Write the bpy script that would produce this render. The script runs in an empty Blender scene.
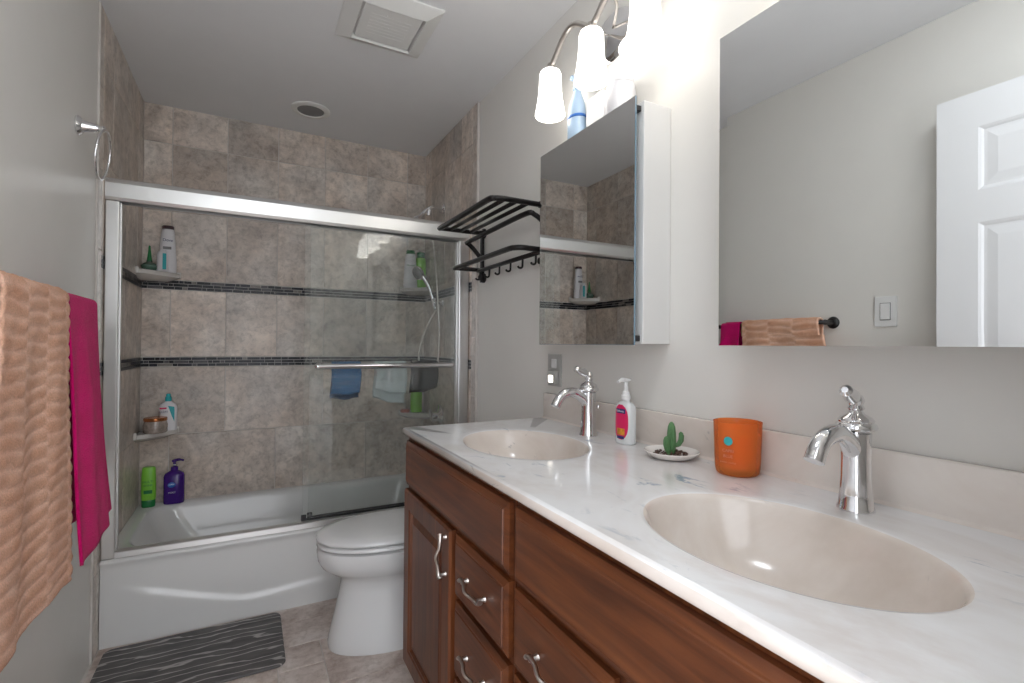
import bpy, bmesh, math, random
from mathutils import Vector, Matrix, Euler
PI = math.pi
random.seed(11)
SC = bpy.context.scene
COL = SC.collection

# ------------------------------------------------------------------ camera
cam_d = bpy.data.cameras.new('camera')
cam = bpy.data.objects.new('camera', cam_d); COL.objects.link(cam)
cam_d.sensor_width = 36; cam_d.sensor_fit = 'HORIZONTAL'
cam_d.lens = 490.21 / 1024 * 36; cam_d.clip_start = 0.02
def cam_matrix(yaw, pitch, roll, pos):
    y, x, r = [math.radians(v) for v in (yaw, pitch, roll)]
    f = Vector((math.sin(y)*math.cos(x), math.cos(y)*math.cos(x), math.sin(x)))
    rt = Vector((math.cos(y), -math.sin(y), 0)); up = rt.cross(f)
    r2 = math.cos(r)*rt + math.sin(r)*up; u2 = -math.sin(r)*rt + math.cos(r)*up
    m = Matrix((r2, u2, -f)).transposed().to_4x4(); m.translation = pos
    return m
cam.matrix_world = cam_matrix(28.181, 0.420, 0.477, Vector((0.4974, 0, 1.18)))
SC.camera = cam

# ------------------------------------------------------------------ world, exposure
w = bpy.data.worlds.new('hallway_daylight'); SC.world = w; w.use_nodes = True
w.node_tree.nodes['Background'].inputs[0].default_value = (0.92, 0.95, 1.0, 1)
w.node_tree.nodes['Background'].inputs[1].default_value = 2.1
SC.view_settings.view_transform = 'Standard'
SC.view_settings.look = 'None'
SC.view_settings.gamma = 1
SC.view_settings.use_curve_mapping = False
SC.view_settings.exposure = 0.72
SHADE_POWER = 2.0
FILL_DOME_POWER = 12.5

# ------------------------------------------------------------------ helpers
class NT:
    def __init__(s, name):
        s.m = bpy.data.materials.new(name); s.m.use_nodes = True
        s.t = s.m.node_tree; s.p = s.t.nodes['Principled BSDF']; s.out = s.t.nodes['Material Output']
    def n(s, typ, **kw):
        nd = s.t.nodes.new(typ)
        for k, v in kw.items():
            if k.startswith('_'): setattr(nd, k[1:], v)
            else: nd.inputs[k.replace('__', ' ')].default_value = v
        return nd
    def l(s, a, b): s.t.links.new(a, b)
    def ramp(s, fac, stops, interp='LINEAR'):
        r = s.n('ShaderNodeValToRGB'); r.color_ramp.interpolation = interp
        e = r.color_ramp.elements
        while len(e) < len(stops): e.new(0.5)
        for i, (p, c) in enumerate(stops): e[i].position = p; e[i].color = (*c, 1)
        s.l(fac, r.inputs[0]); return r.outputs[0]
    def noise(s, vec, scale, detail=4, rough=.55, dist=0):
        n = s.n('ShaderNodeTexNoise'); n.inputs['Scale'].default_value = scale
        n.inputs['Detail'].default_value = detail; n.inputs['Roughness'].default_value = rough
        n.inputs['Distortion'].default_value = dist
        if vec: s.l(vec, n.inputs['Vector'])
        return n
    def coord(s): return s.n('ShaderNodeTexCoord').outputs['Object']
    def mapping(s, vec, scale=(1, 1, 1), rot=(0, 0, 0)):
        m = s.n('ShaderNodeMapping'); m.inputs['Scale'].default_value = scale; m.inputs['Rotation'].default_value = rot
        s.l(vec, m.inputs['Vector']); return m.outputs[0]
    def bump(s, h, strength=.2, dist=.002):
        b = s.n('ShaderNodeBump'); b.inputs['Strength'].default_value = strength; b.inputs['Distance'].default_value = dist
        s.l(h, b.inputs['Height']); s.l(b.outputs[0], s.p.inputs['Normal'])
    def mix(s, a, b, fac, mode='MIX'):
        m = s.n('ShaderNodeMix', _data_type='RGBA', _blend_type=mode)
        for sock, v in ((m.inputs[6], a), (m.inputs[7], b), (m.inputs[0], fac)):
            if isinstance(v, (int, float)): sock.default_value = v
            elif isinstance(v, tuple): sock.default_value = (*v, 1)
            else: s.l(v, sock)
        return m.outputs[2]

def plain(name, col, rough=.5, metal=0, spec=.5, coat=0, bump=None, vary=0.04, vs=6, trans=0, sss=0):
    s = NT(name); p = s.p
    co = s.coord(); n = s.noise(co, vs, 3)
    c2 = tuple(max(0, c*(1-vary*2)) for c in col)
    s.l(s.ramp(n.outputs[0], [(.3, c2), (.7, col)]), p.inputs['Base Color'])
    p.inputs['Roughness'].default_value = rough; p.inputs['Metallic'].default_value = metal
    p.inputs['Specular IOR Level'].default_value = spec; p.inputs['Coat Weight'].default_value = coat
    p.inputs['Coat Roughness'].default_value = .08
    p.inputs['Transmission Weight'].default_value = trans
    if bump: s.bump(s.noise(co, bump[0], 3).outputs[0], bump[1], bump[2] if len(bump) > 2 else .001)
    return s.m

M = {}
M['paint'] = plain('grey_wall_paint', (.77, .75, .71), .38, spec=.35, bump=(180, .06), vary=.01)
M['ceil'] = plain('white_ceiling_paint', (.84, .845, .855), .6, spec=.2, bump=(150, .05), vary=.01)
M['grout'] = plain('grout', (.66, .62, .58), .8, vary=.06, vs=20)
M['porcelain'] = plain('white_porcelain', (.74, .75, .75), .12, coat=.3, vary=.005)
M['tub'] = plain('white_tub_enamel', (.72, .72, .71), .16, coat=.25, vary=.01)
M['shelfcer'] = plain('cream_ceramic', (.72, .69, .65), .2, vary=.02)
M['chrome'] = plain('chrome', (.82, .82, .83), .06, metal=1, vary=.01)
M['alu'] = plain('satin_aluminium', (.74, .74, .73), .33, metal=1, vary=.02, vs=3)
M['nickel'] = plain('brushed_nickel', (.62, .58, .54), .28, metal=1, vary=.03)
M['black'] = plain('black_bronze_metal', (.012, .010, .010), .30, spec=.35, vary=.1)
M['rubber'] = plain('black_rubber', (.02, .02, .022), .5)
M['white'] = plain('white_plastic', (.80, .80, .79), .3, vary=.01)
M['cabwhite'] = plain('cabinet_white_enamel', (.78, .77, .75), .35, vary=.01)
M['doorw'] = plain('white_door_paint', (.80, .80, .81), .4, vary=.01)
M['mirror'] = plain('silvered_mirror', (.86, .88, .88), .004, metal=1, vary=0)
M['edge'] = plain('mirror_edge_glass', (.20, .30, .38), .15, vary=.05)
M['vent'] = plain('vent_plastic', (.80, .80, .78), .45, vary=.02)
M['greydark'] = plain('grey_lens', (.22, .22, .22), .4, vary=.05)
M['greyplate'] = plain('grey_wall_plate', (.50, .50, .48), .3, vary=.03)
M['green'] = plain('green_bottle_plastic', (.24, .62, .06), .28, vary=.05)
M['dkgreen'] = plain('dark_green_plastic', (.01, .20, .05), .3, vary=.1)
M['purple'] = plain('purple_bottle_plastic', (.055, .012, .21), .22, vary=.08)
M['teal'] = plain('teal_plastic', (.02, .42, .46), .35)
M['bluelabel'] = plain('blue_label', (.03, .16, .55), .4)
M['navy'] = plain('navy_print', (.02, .03, .16), .4)
M['bottlewhite'] = plain('white_bottle_plastic', (.78, .77, .79), .3, vary=.02)
M['copper'] = plain('copper_lid', (.60, .23, .09), .25, metal=.8)
M['jar'] = plain('scrub_in_glass_jar', (.46, .38, .33), .2, vary=.25, vs=60, coat=.5)
M['ggl'] = plain('green_glass', (.10, .19, .14), .12, vary=.2, coat=.5)
M['darkcap'] = plain('dark_brown_cap', (.05, .025, .03), .3)
M['sky'] = plain('pale_blue_plastic', (.48, .64, .82), .25, vary=.06)
M['pink'] = plain('pink_soap_bar', (.65, .25, .22), .4)
M['magenta_l'] = plain('magenta_label', (.75, .015, .12), .35, vary=.05)
M['orange_l'] = plain('orange_fruit_print', (.85, .35, .03), .35, vary=.3, vs=80)
M['soapbody'] = plain('frosted_soap_bottle', (.76, .78, .78), .18, vary=.03, coat=.5)
M['cactus'] = plain('cactus_green', (.10, .24, .09), .5, bump=(200, .4), vary=.15, vs=60)
M['pebble'] = plain('dark_brown_pebbles', (.12, .06, .04), .5, vary=.35, vs=90)
M['dish'] = plain('cream_dish_glaze', (.80, .76, .72), .15, coat=.5, vary=.01)
M['wax'] = plain('orange_wax', (.95, .40, .12), .35, vary=.08, vs=25)
M['greyprint'] = plain('grey_print', (.55, .26, .16), .5)
M['clothblue'] = plain('blue_washcloth', (.02, .17, .42), .9, bump=(400, .5), vary=.15, vs=20)
M['clothdkblue'] = plain('dark_blue_washcloth', (.01, .06, .16), .9, bump=(400, .5), vary=.15, vs=20)
M['clothwhite'] = plain('white_washcloth', (.66, .72, .72), .9, bump=(400, .5), vary=.08, vs=20)
M['clothblack'] = plain('black_washcloth', (.008, .008, .010), .9, bump=(400, .5), vary=.2, vs=20)

def mat_emit(name, col, strength, fres=True):
    s = NT(name); s.p.inputs['Base Color'].default_value = (*col, 1)
    s.p.inputs['Emission Color'].default_value = (*col, 1); s.p.inputs['Emission Strength'].default_value = strength
    s.p.inputs['Roughness'].default_value = .25
    return s.m
M['shade'] = mat_emit('frosted_lit_glass', (1.0, .97, .92), SHADE_POWER)
M['dome'] = mat_emit('fill_dome_glow', (.90, .95, 1.0), FILL_DOME_POWER)
M['nightlight'] = mat_emit('night_light_lens', (1, .93, .82), 3)

def mat_tile():
    s = NT('travertine_tile'); at = s.n('ShaderNodeAttribute', _attribute_name='seed'); co = s.coord()
    ml = s.n('ShaderNodeVectorMath', _operation='SCALE'); s.l(at.outputs['Vector'], ml.inputs[0]); ml.inputs['Scale'].default_value = 37
    ad = s.n('ShaderNodeVectorMath', _operation='ADD'); s.l(co, ad.inputs[0]); s.l(ml.outputs[0], ad.inputs[1])
    v = ad.outputs[0]
    n1 = s.noise(v, 6.5, 8, .68, .5); n2 = s.noise(v, 30, 6, .75, .4); n3 = s.noise(v, 3.2, 3, .5)
    base = s.ramp(n1.outputs[0], [(.28, (.34, .295, .265)), (.44, (.51, .46, .42)), (.58, (.63, .58, .535)), (.76, (.78, .73, .68))])
    warm = s.ramp(n3.outputs[0], [(.35, (.97, .97, .96)), (.65, (1.10, 1.0, .91))])
    c = s.mix(base, warm, .8, 'MULTIPLY')
    sp = s.ramp(n2.outputs[0], [(.36, (.62, .60, .58)), (.52, (1, 1, 1)), (.7, (1.16, 1.14, 1.12))])
    c = s.mix(c, sp, .75, 'MULTIPLY')
    mt = s.n('ShaderNodeMath', _operation='MULTIPLY_ADD'); s.l(at.outputs['Fac'], mt.inputs[0]); mt.inputs[1].default_value = .34; mt.inputs[2].default_value = .86
    cb = s.n('ShaderNodeVectorMath', _operation='SCALE'); s.l(c, cb.inputs[0]); s.l(mt.outputs[0], cb.inputs['Scale'])
    s.l(cb.outputs[0], s.p.inputs['Base Color'])
    s.p.inputs['Roughness'].default_value = .33; s.bump(n2.outputs[0], .12, .0015)
    return s.m
M['tile'] = mat_tile()
def mat_floor():
    s = NT('floor_stone_tile'); at = s.n('ShaderNodeAttribute', _attribute_name='seed'); co = s.coord()
    ml = s.n('ShaderNodeVectorMath', _operation='SCALE'); s.l(at.outputs['Vector'], ml.inputs[0]); ml.inputs['Scale'].default_value = 37
    ad = s.n('ShaderNodeVectorMath', _operation='ADD'); s.l(co, ad.inputs[0]); s.l(ml.outputs[0], ad.inputs[1]); v = ad.outputs[0]
    n1 = s.noise(v, 7, 6, .62, .5); n2 = s.noise(v, 40, 4, .7)
    base = s.ramp(n1.outputs[0], [(.3, (.40, .31, .265)), (.5, (.60, .515, .465)), (.7, (.74, .675, .63))])
    c = s.mix(base, s.ramp(n2.outputs[0], [(.35, (.7, .66, .62)), (.55, (1, 1, 1))]), .7, 'MULTIPLY')
    s.l(c, s.p.inputs['Base Color']); s.p.inputs['Roughness'].default_value = .38; s.bump(n2.outputs[0], .15, .001)
    return s.m
M['floor'] = mat_floor()
def mat_mosaic():
    s = NT('dark_glass_mosaic'); at = s.n('ShaderNodeAttribute', _attribute_name='seed')
    c = s.ramp(at.outputs['Fac'], [(0, (.006, .007, .011)), (.50, (.016, .017, .026)), (.70, (.10, .095, .10)), (.82, (.24, .22, .20)), (.90, (.02, .02, .03))], 'CONSTANT')
    n = s.noise(s.coord(), 90, 2)
    s.l(s.mix(c, s.ramp(n.outputs[0], [(.3, (.7, .7, .7)), (.7, (1.2, 1.2, 1.2))]), .6, 'MULTIPLY'), s.p.inputs['Base Color'])
    s.p.inputs['Roughness'].default_value = .3; s.p.inputs['Specular IOR Level'].default_value = .3
    return s.m
M['mosaic'] = mat_mosaic()
def mat_marble(name, base_stops, vcol, thr):
    s = NT(name); co = s.coord()
    n1 = s.noise(s.mapping(co, (1, .55, 1), (0, 0, .5)), 4.5, 5, .6, 1.2)
    n2 = s.noise(s.mapping(co, (2.2, .9, 1.6), (0, 0, .55)), 8, 6, .66, 1.0)
    n3 = s.noise(co, 3.2, 2)
    base = s.ramp(n1.outputs[0], base_stops)
    vein = s.ramp(n2.outputs[0], [(thr, (0, 0, 0)), (thr+.07, (1, 1, 1))])
    sparse = s.ramp(n3.outputs[0], [(.46, (0, 0, 0)), (.60, (1, 1, 1))])
    vm = s.mix(vein, sparse, 1.0, 'MULTIPLY')
    m = s.n('ShaderNodeMix', _data_type='RGBA'); s.l(vm, m.inputs[0]); s.l(base, m.inputs[6]); m.inputs[7].default_value = (*vcol, 1)
    s.l(m.outputs[2], s.p.inputs['Base Color']); s.p.inputs['Roughness'].default_value = .16
    s.p.inputs['Coat Weight'].default_value = .35; s.p.inputs['Coat Roughness'].default_value = .12
    return s.m
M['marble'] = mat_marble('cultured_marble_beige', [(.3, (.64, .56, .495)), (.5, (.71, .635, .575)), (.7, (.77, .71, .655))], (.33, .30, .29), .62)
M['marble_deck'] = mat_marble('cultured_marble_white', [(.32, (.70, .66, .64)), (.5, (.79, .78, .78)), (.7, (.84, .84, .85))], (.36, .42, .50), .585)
def mat_wood(name, axis):
    s = NT(name); co = s.coord()
    sc = [16, 16, 16]; sc[axis] = 1.2
    n = s.noise(s.mapping(co, tuple(sc)), 2.4, 6, .6, .5); n2 = s.noise(co, 3, 3)
    c = s.ramp(n.outputs[0], [(.28, (.058, .015, .0045)), (.5, (.122, .035, .010)), (.72, (.19, .060, .017))])
    c = s.mix(c, s.ramp(n2.outputs[0], [(.3, (.72, .70, .70)), (.7, (1.2, 1.15, 1.1))]), .8, 'MULTIPLY')
    s.l(c, s.p.inputs['Base Color']); s.p.inputs['Roughness'].default_value = .42
    s.p.inputs['Coat Weight'].default_value = .12; s.p.inputs['Coat Roughness'].default_value = .25
    s.bump(n.outputs[0], .05, .0008)
    return s.m
M['woodY'] = mat_wood('cherry_wood_horizontal', 1); M['woodZ'] = mat_wood('cherry_wood_vertical', 2)
def mat_glass():
    s = NT('shower_glass'); t = s.t
    tr = s.n('ShaderNodeBsdfTransparent'); tr.inputs[0].default_value = (.98, .99, .987, 1)
    gl = s.n('ShaderNodeBsdfGlossy'); gl.inputs['Roughness'].default_value = .015; gl.inputs[0].default_value = (1, 1, 1, 1)
    di = s.n('ShaderNodeBsdfDiffuse'); di.inputs[0].default_value = (.66, .68, .67, 1)
    fr = s.n('ShaderNodeFresnel'); fr.inputs[0].default_value = 1.52
    m1 = s.n('ShaderNodeMixShader'); m2 = s.n('ShaderNodeMixShader')
    n = s.noise(s.mapping(s.coord(), (5, 5, .8)), 2, 4); film = s.n('ShaderNodeMath', _operation='MULTIPLY'); s.l(n.outputs[0], film.inputs[0]); film.inputs[1].default_value = .05
    s.l(film.outputs[0], m1.inputs[0]); s.l(tr.outputs[0], m1.inputs[1]); s.l(di.outputs[0], m1.inputs[2])
    fm = s.n('ShaderNodeMath', _operation='MULTIPLY'); s.l(fr.outputs[0], fm.inputs[0]); fm.inputs[1].default_value = .62
    s.l(fm.outputs[0], m2.inputs[0]); s.l(m1.outputs[0], m2.inputs[1]); s.l(gl.outputs[0], m2.inputs[2])
    s.l(m2.outputs[0], s.out.inputs[0]); return s.m
M['glass'] = mat_glass()
def mat_tint():
    s = NT('orange_tinted_glass')
    tr = s.n('ShaderNodeBsdfTransparent'); tr.inputs[0].default_value = (1.0, .60, .36, 1)
    gl = s.n('ShaderNodeBsdfGlossy'); gl.inputs['Roughness'].default_value = .05
    di = s.n('ShaderNodeBsdfDiffuse'); di.inputs[0].default_value = (.95, .30, .07, 1)
    fr = s.n('ShaderNodeFresnel'); fr.inputs[0].default_value = 1.45
    m1 = s.n('ShaderNodeMixShader'); m2 = s.n('ShaderNodeMixShader')
    m1.inputs[0].default_value = .34
    s.l(tr.outputs[0], m1.inputs[1]); s.l(di.outputs[0], m1.inputs[2])
    fm = s.n('ShaderNodeMath', _operation='MULTIPLY'); s.l(fr.outputs[0], fm.inputs[0]); fm.inputs[1].default_value = .35; s.l(fm.outputs[0], m2.inputs[0]); s.l(m1.outputs[0], m2.inputs[1]); s.l(gl.outputs[0], m2.inputs[2])
    s.l(m2.outputs[0], s.out.inputs[0]); return s.m
M['tint'] = mat_tint()
def mat_towel(name, c1, c2, ridges=False):
    s = NT(name); co = s.coord()
    n = s.noise(co, 260, 3, .7); n2 = s.noise(co, 14, 4)
    f = s.ramp(n2.outputs[0], [(.3, c1), (.7, c2)])
    if ridges:
        a = s.n('ShaderNodeAttribute', _attribute_name='ridge')
        f = s.mix(f, s.mix(c1, c2, n.outputs[0]), .3)
        rr = s.ramp(a.outputs['Fac'], [(0, (1.10, 1.16, 1.20)), (.45, (1.0, 1.0, 1.0)), (1, (.86, .76, .68))])
        f = s.mix(f, rr, .9, 'MULTIPLY')
    s.l(s.mix(f, s.ramp(n.outputs[0], [(.3, (.72, .72, .72)), (.7, (1.1, 1.1, 1.1))]), .8, 'MULTIPLY'), s.p.inputs['Base Color'])
    s.p.inputs['Roughness'].default_value = .95; s.p.inputs['Sheen Weight'].default_value = .12
    s.p.inputs['Specular IOR Level'].default_value = .1
    s.bump(n.outputs[0], .9, .004); return s.m
M['peach'] = mat_towel('peach_towel', (.80, .43, .28), (.92, .60, .45), True)
M['magenta'] = mat_towel('magenta_towel', (.60, .001, .125), (.74, .003, .18))
def mat_rug():
    s = NT('grey_wavy_mat'); co = s.coord()
    nz = s.noise(s.mapping(co, (1.6, 7, 1)), 2.2, 3, .55)
    sub = s.n('ShaderNodeMath', _operation='MULTIPLY_ADD'); s.l(nz.outputs[0], sub.inputs[0]); sub.inputs[1].default_value = .085
    sp = s.n('ShaderNodeSeparateXYZ'); s.l(s.mapping(co, (1, 1, 1), (0, 0, .05)), sp.inputs[0]); s.l(sp.outputs[1], sub.inputs[2])
    cb = s.n('ShaderNodeCombineXYZ'); s.l(sub.outputs[0], cb.inputs[1])
    wv = s.n('ShaderNodeTexWave', _wave_type='BANDS', _bands_direction='Y'); s.l(cb.outputs[0], wv.inputs['Vector']); wv.inputs['Scale'].default_value = 8.5
    n = s.noise(s.mapping(co, (1, 3, 1)), 9, 4)
    b = s.ramp(n.outputs[0], [(.35, (.075, .072, .072)), (.62, (.125, .118, .114)), (.8, (.20, .17, .145))])
    f = s.ramp(wv.outputs['Fac'], [(.90, (0, 0, 0)), (.985, (1, 1, 1))])
    s.l(s.mix(b, (.42, .40, .385), f), s.p.inputs['Base Color']); s.p.inputs['Roughness'].default_value = .6
    s.bump(wv.outputs['Fac'], .4, .002); return s.m
M['rug'] = mat_rug()

# -- mesh tools
def box(bm, x0, x1, y0, y1, z0, z1, bev=0, seg=2, mi=0):
    vs = [bm.verts.new((x, y, z)) for x in (x0, x1) for y in (y0, y1) for z in (z0, z1)]
    fs = [bm.faces.new([vs[i] for i in q]) for q in ((0,1,3,2),(4,6,7,5),(0,4,5,1),(2,3,7,6),(0,2,6,4),(1,5,7,3))]
    for f in fs: f.material_index = mi
    if bev:
        es = list({e for f in fs for e in f.edges})
        r = bmesh.ops.bevel(bm, geom=es, offset=bev, segments=seg, affect='EDGES', profile=.5)
        for f in r['faces']: f.material_index = mi
    return fs
def tube(bm, pts, r, seg=12, cap=True, mi=0, flat=1.0, ref=None):
    pts = [Vector(p) for p in pts]; n = len(pts)
    rs = r if isinstance(r, (list, tuple)) else [r]*n
    rings = []; prev = None
    for i, p in enumerate(pts):
        d = (pts[min(i+1, n-1)] - pts[max(i-1, 0)]).normalized()
        if prev is None:
            up = Vector(ref) if ref else (Vector((0, 0, 1)) if abs(d.z) < .9 else Vector((1, 0, 0)))
            a = d.cross(up).normalized()
        else:
            a = (prev - d*prev.dot(d)).normalized()
        b = d.cross(a); prev = a
        rings.append([bm.verts.new(p + rs[i]*(a*math.cos(2*PI*k/seg) + b*flat*math.sin(2*PI*k/seg))) for k in range(seg)])
    for A, B in zip(rings, rings[1:]):
        for k in range(seg):
            f = bm.faces.new((A[k], A[(k+1) % seg], B[(k+1) % seg], B[k])); f.material_index = mi; f.smooth = True
    if cap:
        bm.faces.new(rings[0][::-1]).material_index = mi; bm.faces.new(rings[-1]).material_index = mi
def smooth_path(ctrl, n=8):
    P = [Vector(c) for c in ctrl]; P = [P[0]*2-P[1]] + P + [P[-1]*2-P[-2]]; out = []
    for i in range(1, len(P)-2):
        for k in range(n):
            t = k/n; a, b, c, d = P[i-1], P[i], P[i+1], P[i+2]
            out.append(.5*((2*b)+(c-a)*t+(2*a-5*b+4*c-d)*t*t+(3*b-a-3*c+d)*t**3))
    out.append(P[-2]); return out
def lathe(bm, prof, c=(0, 0, 0), seg=32, sx=1, sy=1, a0=0, a1=2*PI, rot=0, mat=None, mi=0, power=None):
    full = abs(a1-a0-2*PI) < 1e-6; ns = seg if full else seg+1; rings = []
    for r, z in prof:
        ring = []
        for k in range(ns):
            a = a0 + (a1-a0)*k/seg; ca, sa = math.cos(a), math.sin(a)
            if power:
                q = (abs(ca)**power + abs(sa)**power)**(-1/power)
                ca, sa = ca*q, sa*q
            x, y = r*sx*ca, r*sy*sa
            v = Vector((x*math.cos(rot)-y*math.sin(rot), x*math.sin(rot)+y*math.cos(rot), z))
            if mat: v = mat @ v
            ring.append(bm.verts.new(v + Vector(c)))
        rings.append(ring)
    for A, B in zip(rings, rings[1:]):
        for k in range(ns if full else ns-1):
            f = bm.faces.new((A[k], A[(k+1) % ns], B[(k+1) % ns], B[k])); f.smooth = True; f.material_index = mi
    if full:
        if prof[0][0] > 1e-5: bm.faces.new(rings[0][::-1]).material_index = mi
        if prof[-1][0] > 1e-5: bm.faces.new(rings[-1]).material_index = mi
def loft(bm, rings, cap0=True, cap1=True, mi=0, closed=True):
    R = [[bm.verts.new(p) for p in r] for r in rings]; n = len(R[0])
    for A, B in zip(R, R[1:]):
        for k in range(n if closed else n-1):
            f = bm.faces.new((A[k], A[(k+1) % n], B[(k+1) % n], B[k])); f.smooth = True; f.material_index = mi
    if cap0: bm.faces.new(R[0][::-1])
    if cap1: bm.faces.new(R[-1])
    return R
def BM(): return bmesh.new()
def rootloc(o):
    v = Vector((0, 0, 0))
    while o: v += o.location; o = o.parent
    return v
def obj(name, bm, mats, parent=None, shade=None, sharp=40):
    """one mesh object; geometry given in world coordinates"""
    bmesh.ops.remove_doubles(bm, verts=bm.verts, dist=1e-6)
    bmesh.ops.recalc_face_normals(bm, faces=bm.faces)
    if parent: bmesh.ops.translate(bm, verts=bm.verts, vec=-rootloc(parent))
    if shade:
        for f in bm.faces: f.smooth = True
        for e in bm.edges:
            if len(e.link_faces) == 2 and e.calc_face_angle(0) > math.radians(sharp): e.smooth = False
    me = bpy.data.meshes.new(name); bm.to_mesh(me); bm.free()
    for m in (mats if isinstance(mats, (list, tuple)) else [mats]): me.materials.append(M[m])
    o = bpy.data.objects.new(name, me); COL.objects.link(o)
    if parent: o.parent = parent
    return o
def tag(o, label, cat, group=None):
    o['label'] = label; o['category'] = cat
    if group: o['group'] = group
    return o
def thing(name, label, cat, loc=(0, 0, 0), group=None):
    o = bpy.data.objects.new(name, None); COL.objects.link(o); o.location = loc; o.empty_display_size = .05
    return tag(o, label, cat, group)
def struct(name, bm, mats, parent=None, shade=None):
    o = obj(name, bm, mats, parent, shade)
    if not parent: o['kind'] = 'structure'
    return o
def dup(root, loc, label, rotz=None):
    def cp(o, par):
        c = o.copy(); COL.objects.link(c); c.parent = par
        for ch in list(o.children): cp(ch, c)
        return c
    r = cp(root, None); r.location = loc; r['label'] = label
    if rotz is not None: r.rotation_euler = (0, 0, rotz)
    return r
def text(name, body, size, mat4, mat, parent, sx=1.0):
    c = bpy.data.curves.new(name, 'FONT'); c.body = body; c.size = size; c.extrude = .0002
    c.align_x = 'CENTER'; c.align_y = 'CENTER'; c.materials.append(M[mat]); c.space_character = sx
    tmp = bpy.data.objects.new('tmp', c); COL.objects.link(tmp); dg = bpy.context.evaluated_depsgraph_get()
    me = bpy.data.meshes.new_from_object(tmp.evaluated_get(dg)); bpy.data.objects.remove(tmp)
    o = bpy.data.objects.new(name, me); COL.objects.link(o)
    o.parent = parent; m = mat4.copy(); m.translation = mat4.translation - rootloc(parent); o.matrix_basis = m
    return o
def facing(pos, dirx, diry):
    """frame for text standing upright at pos with its face looking along (dirx, diry)"""
    n = Vector((dirx, diry, 0)).normalized(); up = Vector((0, 0, 1)); rt = up.cross(n)
    m = Matrix((rt, up, n)).transposed().to_4x4(); m.translation = Vector(pos); return m

# ------------------------------------------------------------------ room shell
XR, XT, YB, ZC = 1.535, 1.524, 3.156, 2.435
b = BM(); box(b, -.10, XR+.10, -1.2, YB+.1, -.06, -.004); fl = struct('floor', b, 'grout')
def slabs(bm, cells, to3, inset=.0016, dep=.004, gp=.0014):
    """cells (u0,u1,v0,v1) as slightly raised tiles, each with its own seed"""
    ly = bm.faces.layers.float.new('seed') if 'seed' not in bm.faces.layers.float else bm.faces.layers.float['seed']
    for (u0, u1, v0, v1) in cells:
        s = random.random()
        g = gp
        a = [bm.verts.new(to3(u, v, 0)) for u, v in ((u0+g, v0+g), (u1-g, v0+g), (u1-g, v1-g), (u0+g, v1-g))]
        g = gp + inset
        c = [bm.verts.new(to3(u, v, dep)) for u, v in ((u0+g, v0+g), (u1-g, v0+g), (u1-g, v1-g), (u0+g, v1-g))]
        fs = [bm.faces.new(c)] + [bm.faces.new((a[k], a[(k+1) % 4], c[(k+1) % 4], c[k])) for k in range(4)]
        for f in fs: f[ly] = s
# floor tiles in a mixed-size pattern
cells = []
def fcell(x0, x1, y0, y1):
    x0, x1, y0, y1 = max(x0, -.0), min(x1, XR), max(y0, -1.2), min(y1, 2.41)
    if x1-x0 > .01 and y1-y0 > .01: cells.append((x0, x1, y0, y1))
for j, y in enumerate([2.09+.48*k for k in range(-7, 2)]):
    off = (.757 if j % 2 == 1 else .61)
    for k in range(-4, 5):
        x = off + .457*k
        fcell(x, x+.30, y-.30, y); fcell(x+.30, x+.457, y-.30, y-.15); fcell(x+.30, x+.457, y-.15, y)
        fcell(x, x+.457-.152, y-.48, y-.30) ; fcell(x+.305, x+.457, y-.48, y-.30)
b = BM(); slabs(b, cells, lambda u, v, d: (u, v, -.004+d)); struct('floor_tiles', b, 'floor', fl)

b = BM(); box(b, -.10, XR+.10, -.10, YB+.1, ZC, ZC+.08); struct('ceiling', b, 'ceil')
b = BM(); box(b, -.10, -.006, -.10, YB+.1, -.06, ZC); wl = struct('wall_left', b, 'paint')
b = BM(); box(b, XR, XR+.10, -.10, YB+.1, -.06, ZC); wr = struct('wall_right', b, 'paint')
b = BM(); box(b, -.006, XR, YB+.005, YB+.1, -.06, ZC); wb = struct('wall_back', b, 'paint')
b = BM(); box(b, -.006, .06, -.10, .02, -.004, ZC); box(b, .88, XR, -.10, .02, -.004, ZC); box(b, .06, .88, -.10, .02, 2.06, ZC)
struct('wall_front', b, 'paint')
b = BM()
for x0, x1 in ((.045, .06), (.88, .895)): box(b, x0, x1, -.11, .03, 0, 2.06, .002)
box(b, .045, .895, -.11, .03, 2.06, 2.08, .002); struct('trim_1', b, 'doorw')

TW = .510
rowsA = [(2.235, ZC, .126, TW/2), (1.875, 2.235, .126, TW/2), (1.512, 1.875, .126, TW/2), (1.102, 1.460, .126, TW/2), (.690, 1.050, .381, TW), (.335, .690, .126, TW)]
def wall_cells(u0, u1, shift=0, rows=rowsA):
    out = []
    for z0, z1, off, wd in rows:
        x = off + shift - wd*8
        while x < u1:
            a, c = max(x, u0), min(x+wd, u1)
            if c-a > .012: out.append((a, c, z0, z1))
            x += wd
    return out
def band_cells(u0, u1):
    out = []
    for zt in (1.510, 1.100):
        for r in range(3):
            z1 = zt - r*.0165; x = u0 - random.random()*.05
            while x < u1:
                wd = random.choice((.022, .036, .052, .066)); a, c = max(x, u0), min(x+wd, u1)
                if c-a > .006: out.append((a, c, z1-.0158, z1))
                x += wd
    return out
toB = lambda u, v, d: (u, YB+.003-d, v)
toL = lambda u, v, d: (-.004+d, u, v)
toR = lambda u, v, d: (XT+.004-d, u, v)
b = BM(); slabs(b, wall_cells(0, XT), toB, dep=.005); struct('tile_cladding', b, 'tile', wb)
b = BM(); slabs(b, band_cells(0, XT), toB, .0004, .005, .0007); struct('mosaic_band', b, 'mosaic', wb)
b = BM(); box(b, 0, XT, YB+.0018, YB+.005, .3, ZC); struct('grout_bed', b, 'grout', wb)
YT = 2.315
low = [(0.0, .335, .126, TW)]
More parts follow.
